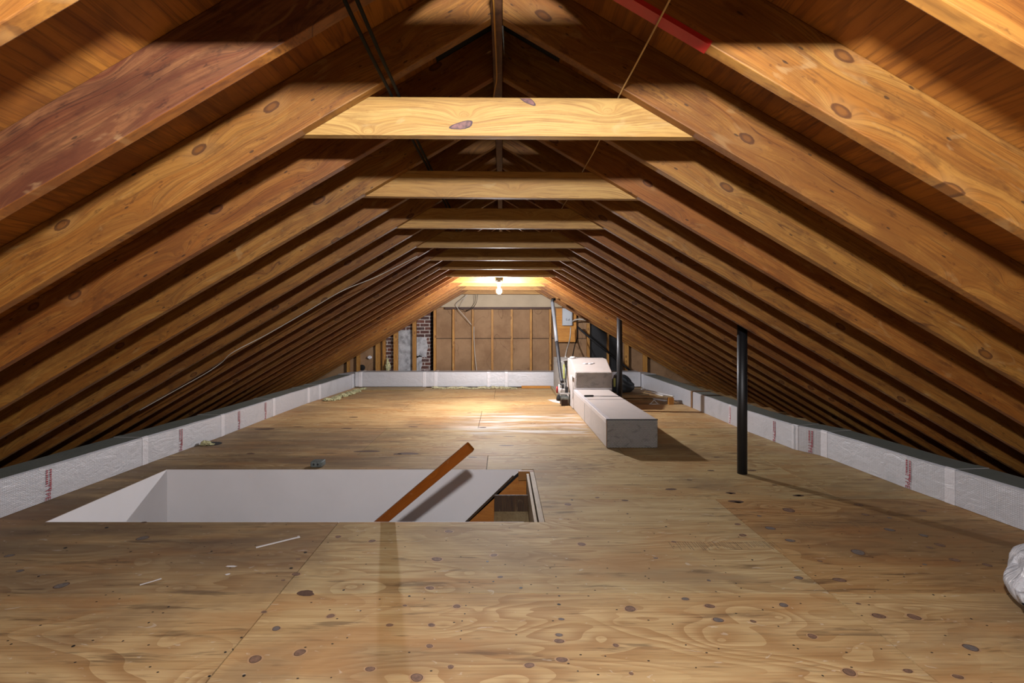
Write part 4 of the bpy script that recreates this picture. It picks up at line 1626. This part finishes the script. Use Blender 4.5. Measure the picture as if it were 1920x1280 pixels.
tufts('insulation_wool', M['insul_green'], [(p.x + 0.035, p.y - 0.03, 0.05, 0.04, 0.03), (p.x + 0.07, p.y - 0.02, 0.05, 0.03, 0.012)], 'tuft of green fibreglass wool poking out beside the left duct')
p = P(727, 690, 10.5)
bm = bmesh.new()
blob(bm, (p.x, 10.52, 0.38), (0.055, 0.04, 0.10), 2, 0.5, 3, 2.5, flat=False)
blob(bm, (p.x - 0.01, 10.52, 0.50), (0.02, 0.02, 0.06), 5, 0.5, 3, 2.5, flat=False)
o = obj('insulation_tuft', bm, M['insul_green'])
tag(o, 'pale green wool tuft standing behind the back duct, left of the chimney studs', 'insulation')
bm = bmesh.new()
pp = P(679, 689, 10.68)
lathe(bm, [(0, 0), (0.065, 0), (0.065, 0.006), (0, 0.006)], 18)
bm.transform(Matrix.Translation((pp.x, 10.688, pp.z)) @ Matrix.Rotation(math.pi / 2, 4, 'X'))
tag(obj('round_opening', bm, M['dark_void']), 'black round opening low in the far left of the gable wall', 'opening')
bm = bmesh.new()
pp = P(692, 670, 10.6)
blob(bm, (pp.x, 10.64, pp.z), (0.045, 0.02, 0.035), 8, 0.6, 3, 3, flat=False)
tag(obj('foil_scrap', bm, M['foil_tape']), 'crumpled silver scrap stuck on the gable wall at far left', 'scrap')

# boards by the back duct
wood_box('floor_board', M['pale_wood'], (681 - VX) / F * 9.75, (798 - VX) / F * 9.75, 9.45, 9.88, 0.002, 0.020, 'thin plywood offcut on the floor under the left part of the back duct', 'board', tint=(0.86, 0.8, 0.7))
wood_box('loose_board', M['orange_ply'], (978 - VX) / F * 9.8, (1034 - VX) / F * 9.8, 9.83, 9.90, 0.003, 0.045, 'orange brown board lying at the foot of the back duct', 'board')

# scraps behind the trunk duct on the right
bg = empty('work_bag', (2.27, 9.3, 0))
tag(bg, 'slumped dark grey bag behind the far vent pipe', 'bag')
bm = bmesh.new()
v = bmesh.ops.create_icosphere(bm, subdivisions=4, radius=1.0)['verts']
for q in v:
    n = noise.noise(q.co * 2.2 + Vector((4, 0, 0))) * 0.22 + noise.noise(q.co * 6) * 0.06
    q.co *= 1 + n
    t = max(0, q.co.z)
    q.co = Vector((q.co.x * 0.22 * (1 - 0.35 * t) - 0.06 * t, q.co.y * 0.2, q.co.z * 0.20 + 0.15))
    q.co.z = max(q.co.z, 0.003)
obj('body', bm, M['bag'], bg, smooth=True)
bm = bmesh.new()
tube(bm, spline([(-0.12, -0.1, 0.30), (-0.02, -0.16, 0.34), (0.08, -0.17, 0.28), (0.12, -0.16, 0.2)], 6), 0.012, 8)
obj('strap', bm, M['black'], bg)
bm = bmesh.new()
box(bm, -0.20, -0.165, -0.17, -0.16, 0.12, 0.28)
obj('yellow_patch', bm, M['yellow'], bg)['label'] = 'yellow patch'

wood_box('wood_block', M['stud'], 2.655, 2.735, 7.82, 7.90, 0.002, 0.108, 'small upright wood block holding up the white trim offcuts', 'block', 'z', tint=(0.85, 0.7, 0.45))
wood_box('plank', M['pale_wood'], 1.80, 2.74, 7.86, 7.99, 0.1095, 0.122, 'thin pale plank resting on the small wood block', 'plank', 'x')
wood_box('wood_block', M['dark_wood'], 1.82, 1.90, 7.86, 7.98, 0.002, 0.108, 'dark wood block under the left end of the thin plank', 'block', 'x')
wood_box('plank', M['pale_wood'], 1.75, 2.55, 8.30, 8.42, 0.002, 0.03, 'pale plank on the floor just behind the raised thin plank', 'plank', 'x', tint=(0.8, 0.75, 0.68))
wood_box('plank', M['pale_wood'], 1.75, 2.62, 8.75, 8.90, 0.002, 0.03, 'pale plank on the floor furthest back, beside the grey bag', 'plank', 'x', tint=(0.8, 0.75, 0.68))
for i, (a, b_, wd, lab) in enumerate(((P(1263, 744.5, 7.87), P(1203, 729, 8.75), 0.035, 'long white trim offcut lying slantwise, nearest the right duct'),
                                     (P(1245, 742, 7.93), P(1212, 737, 8.35), 0.05, 'short white trim offcut lying on the raised thin plank'),
                                     (G(1248, 752.5), G(1212, 746), 0.08, 'flat white offcut on the floor below the thin plank'))):
    bm = bmesh.new()
    d = b_ - a
    box(bm, 0, d.length, -wd / 2, wd / 2, 0.0, 0.012)
    o = obj('trim_offcut', bm, M['pvc'], loc=(a.x, a.y, (0.124, 0.1235, 0.003)[i]), bevel=0.002)
    o.rotation_euler = (0, 0, math.atan2(d.y, d.x))
    tag(o, lab, 'offcut', 'white trim offcuts')
bm = bmesh.new()
p = G(1226.5, 758)
for (u0, w0), (u1, w1) in (((-0.085, 0.006), (0.085, 0.006)), ((-0.06, 0.01), (-0.004, 0.066)), ((0.06, 0.01), (0.004, 0.066)), ((-0.018, 0.066), (0.018, 0.066))):
    tube(bm, [(u0, 0, w0), (u1, 0, w1)], 0.006, 8)
o = obj('triangular_bracket', bm, M['pvc'], loc=(p.x, p.y, 0.0))
tag(o, 'small white triangular bracket standing on the floor by the wood block', 'bracket')
bm = bmesh.new()
pts = [G(1027, 749.5), G(1042, 749), G(1056, 757), G(1036, 753.5)]
prism(bm, [(q.x, q.y) for q in pts], 'z', 0.001, 0.004)
tag(obj('paper_scrap', bm, M['chalk']), 'flat white scrap on the floor in front of the pump', 'scrap')
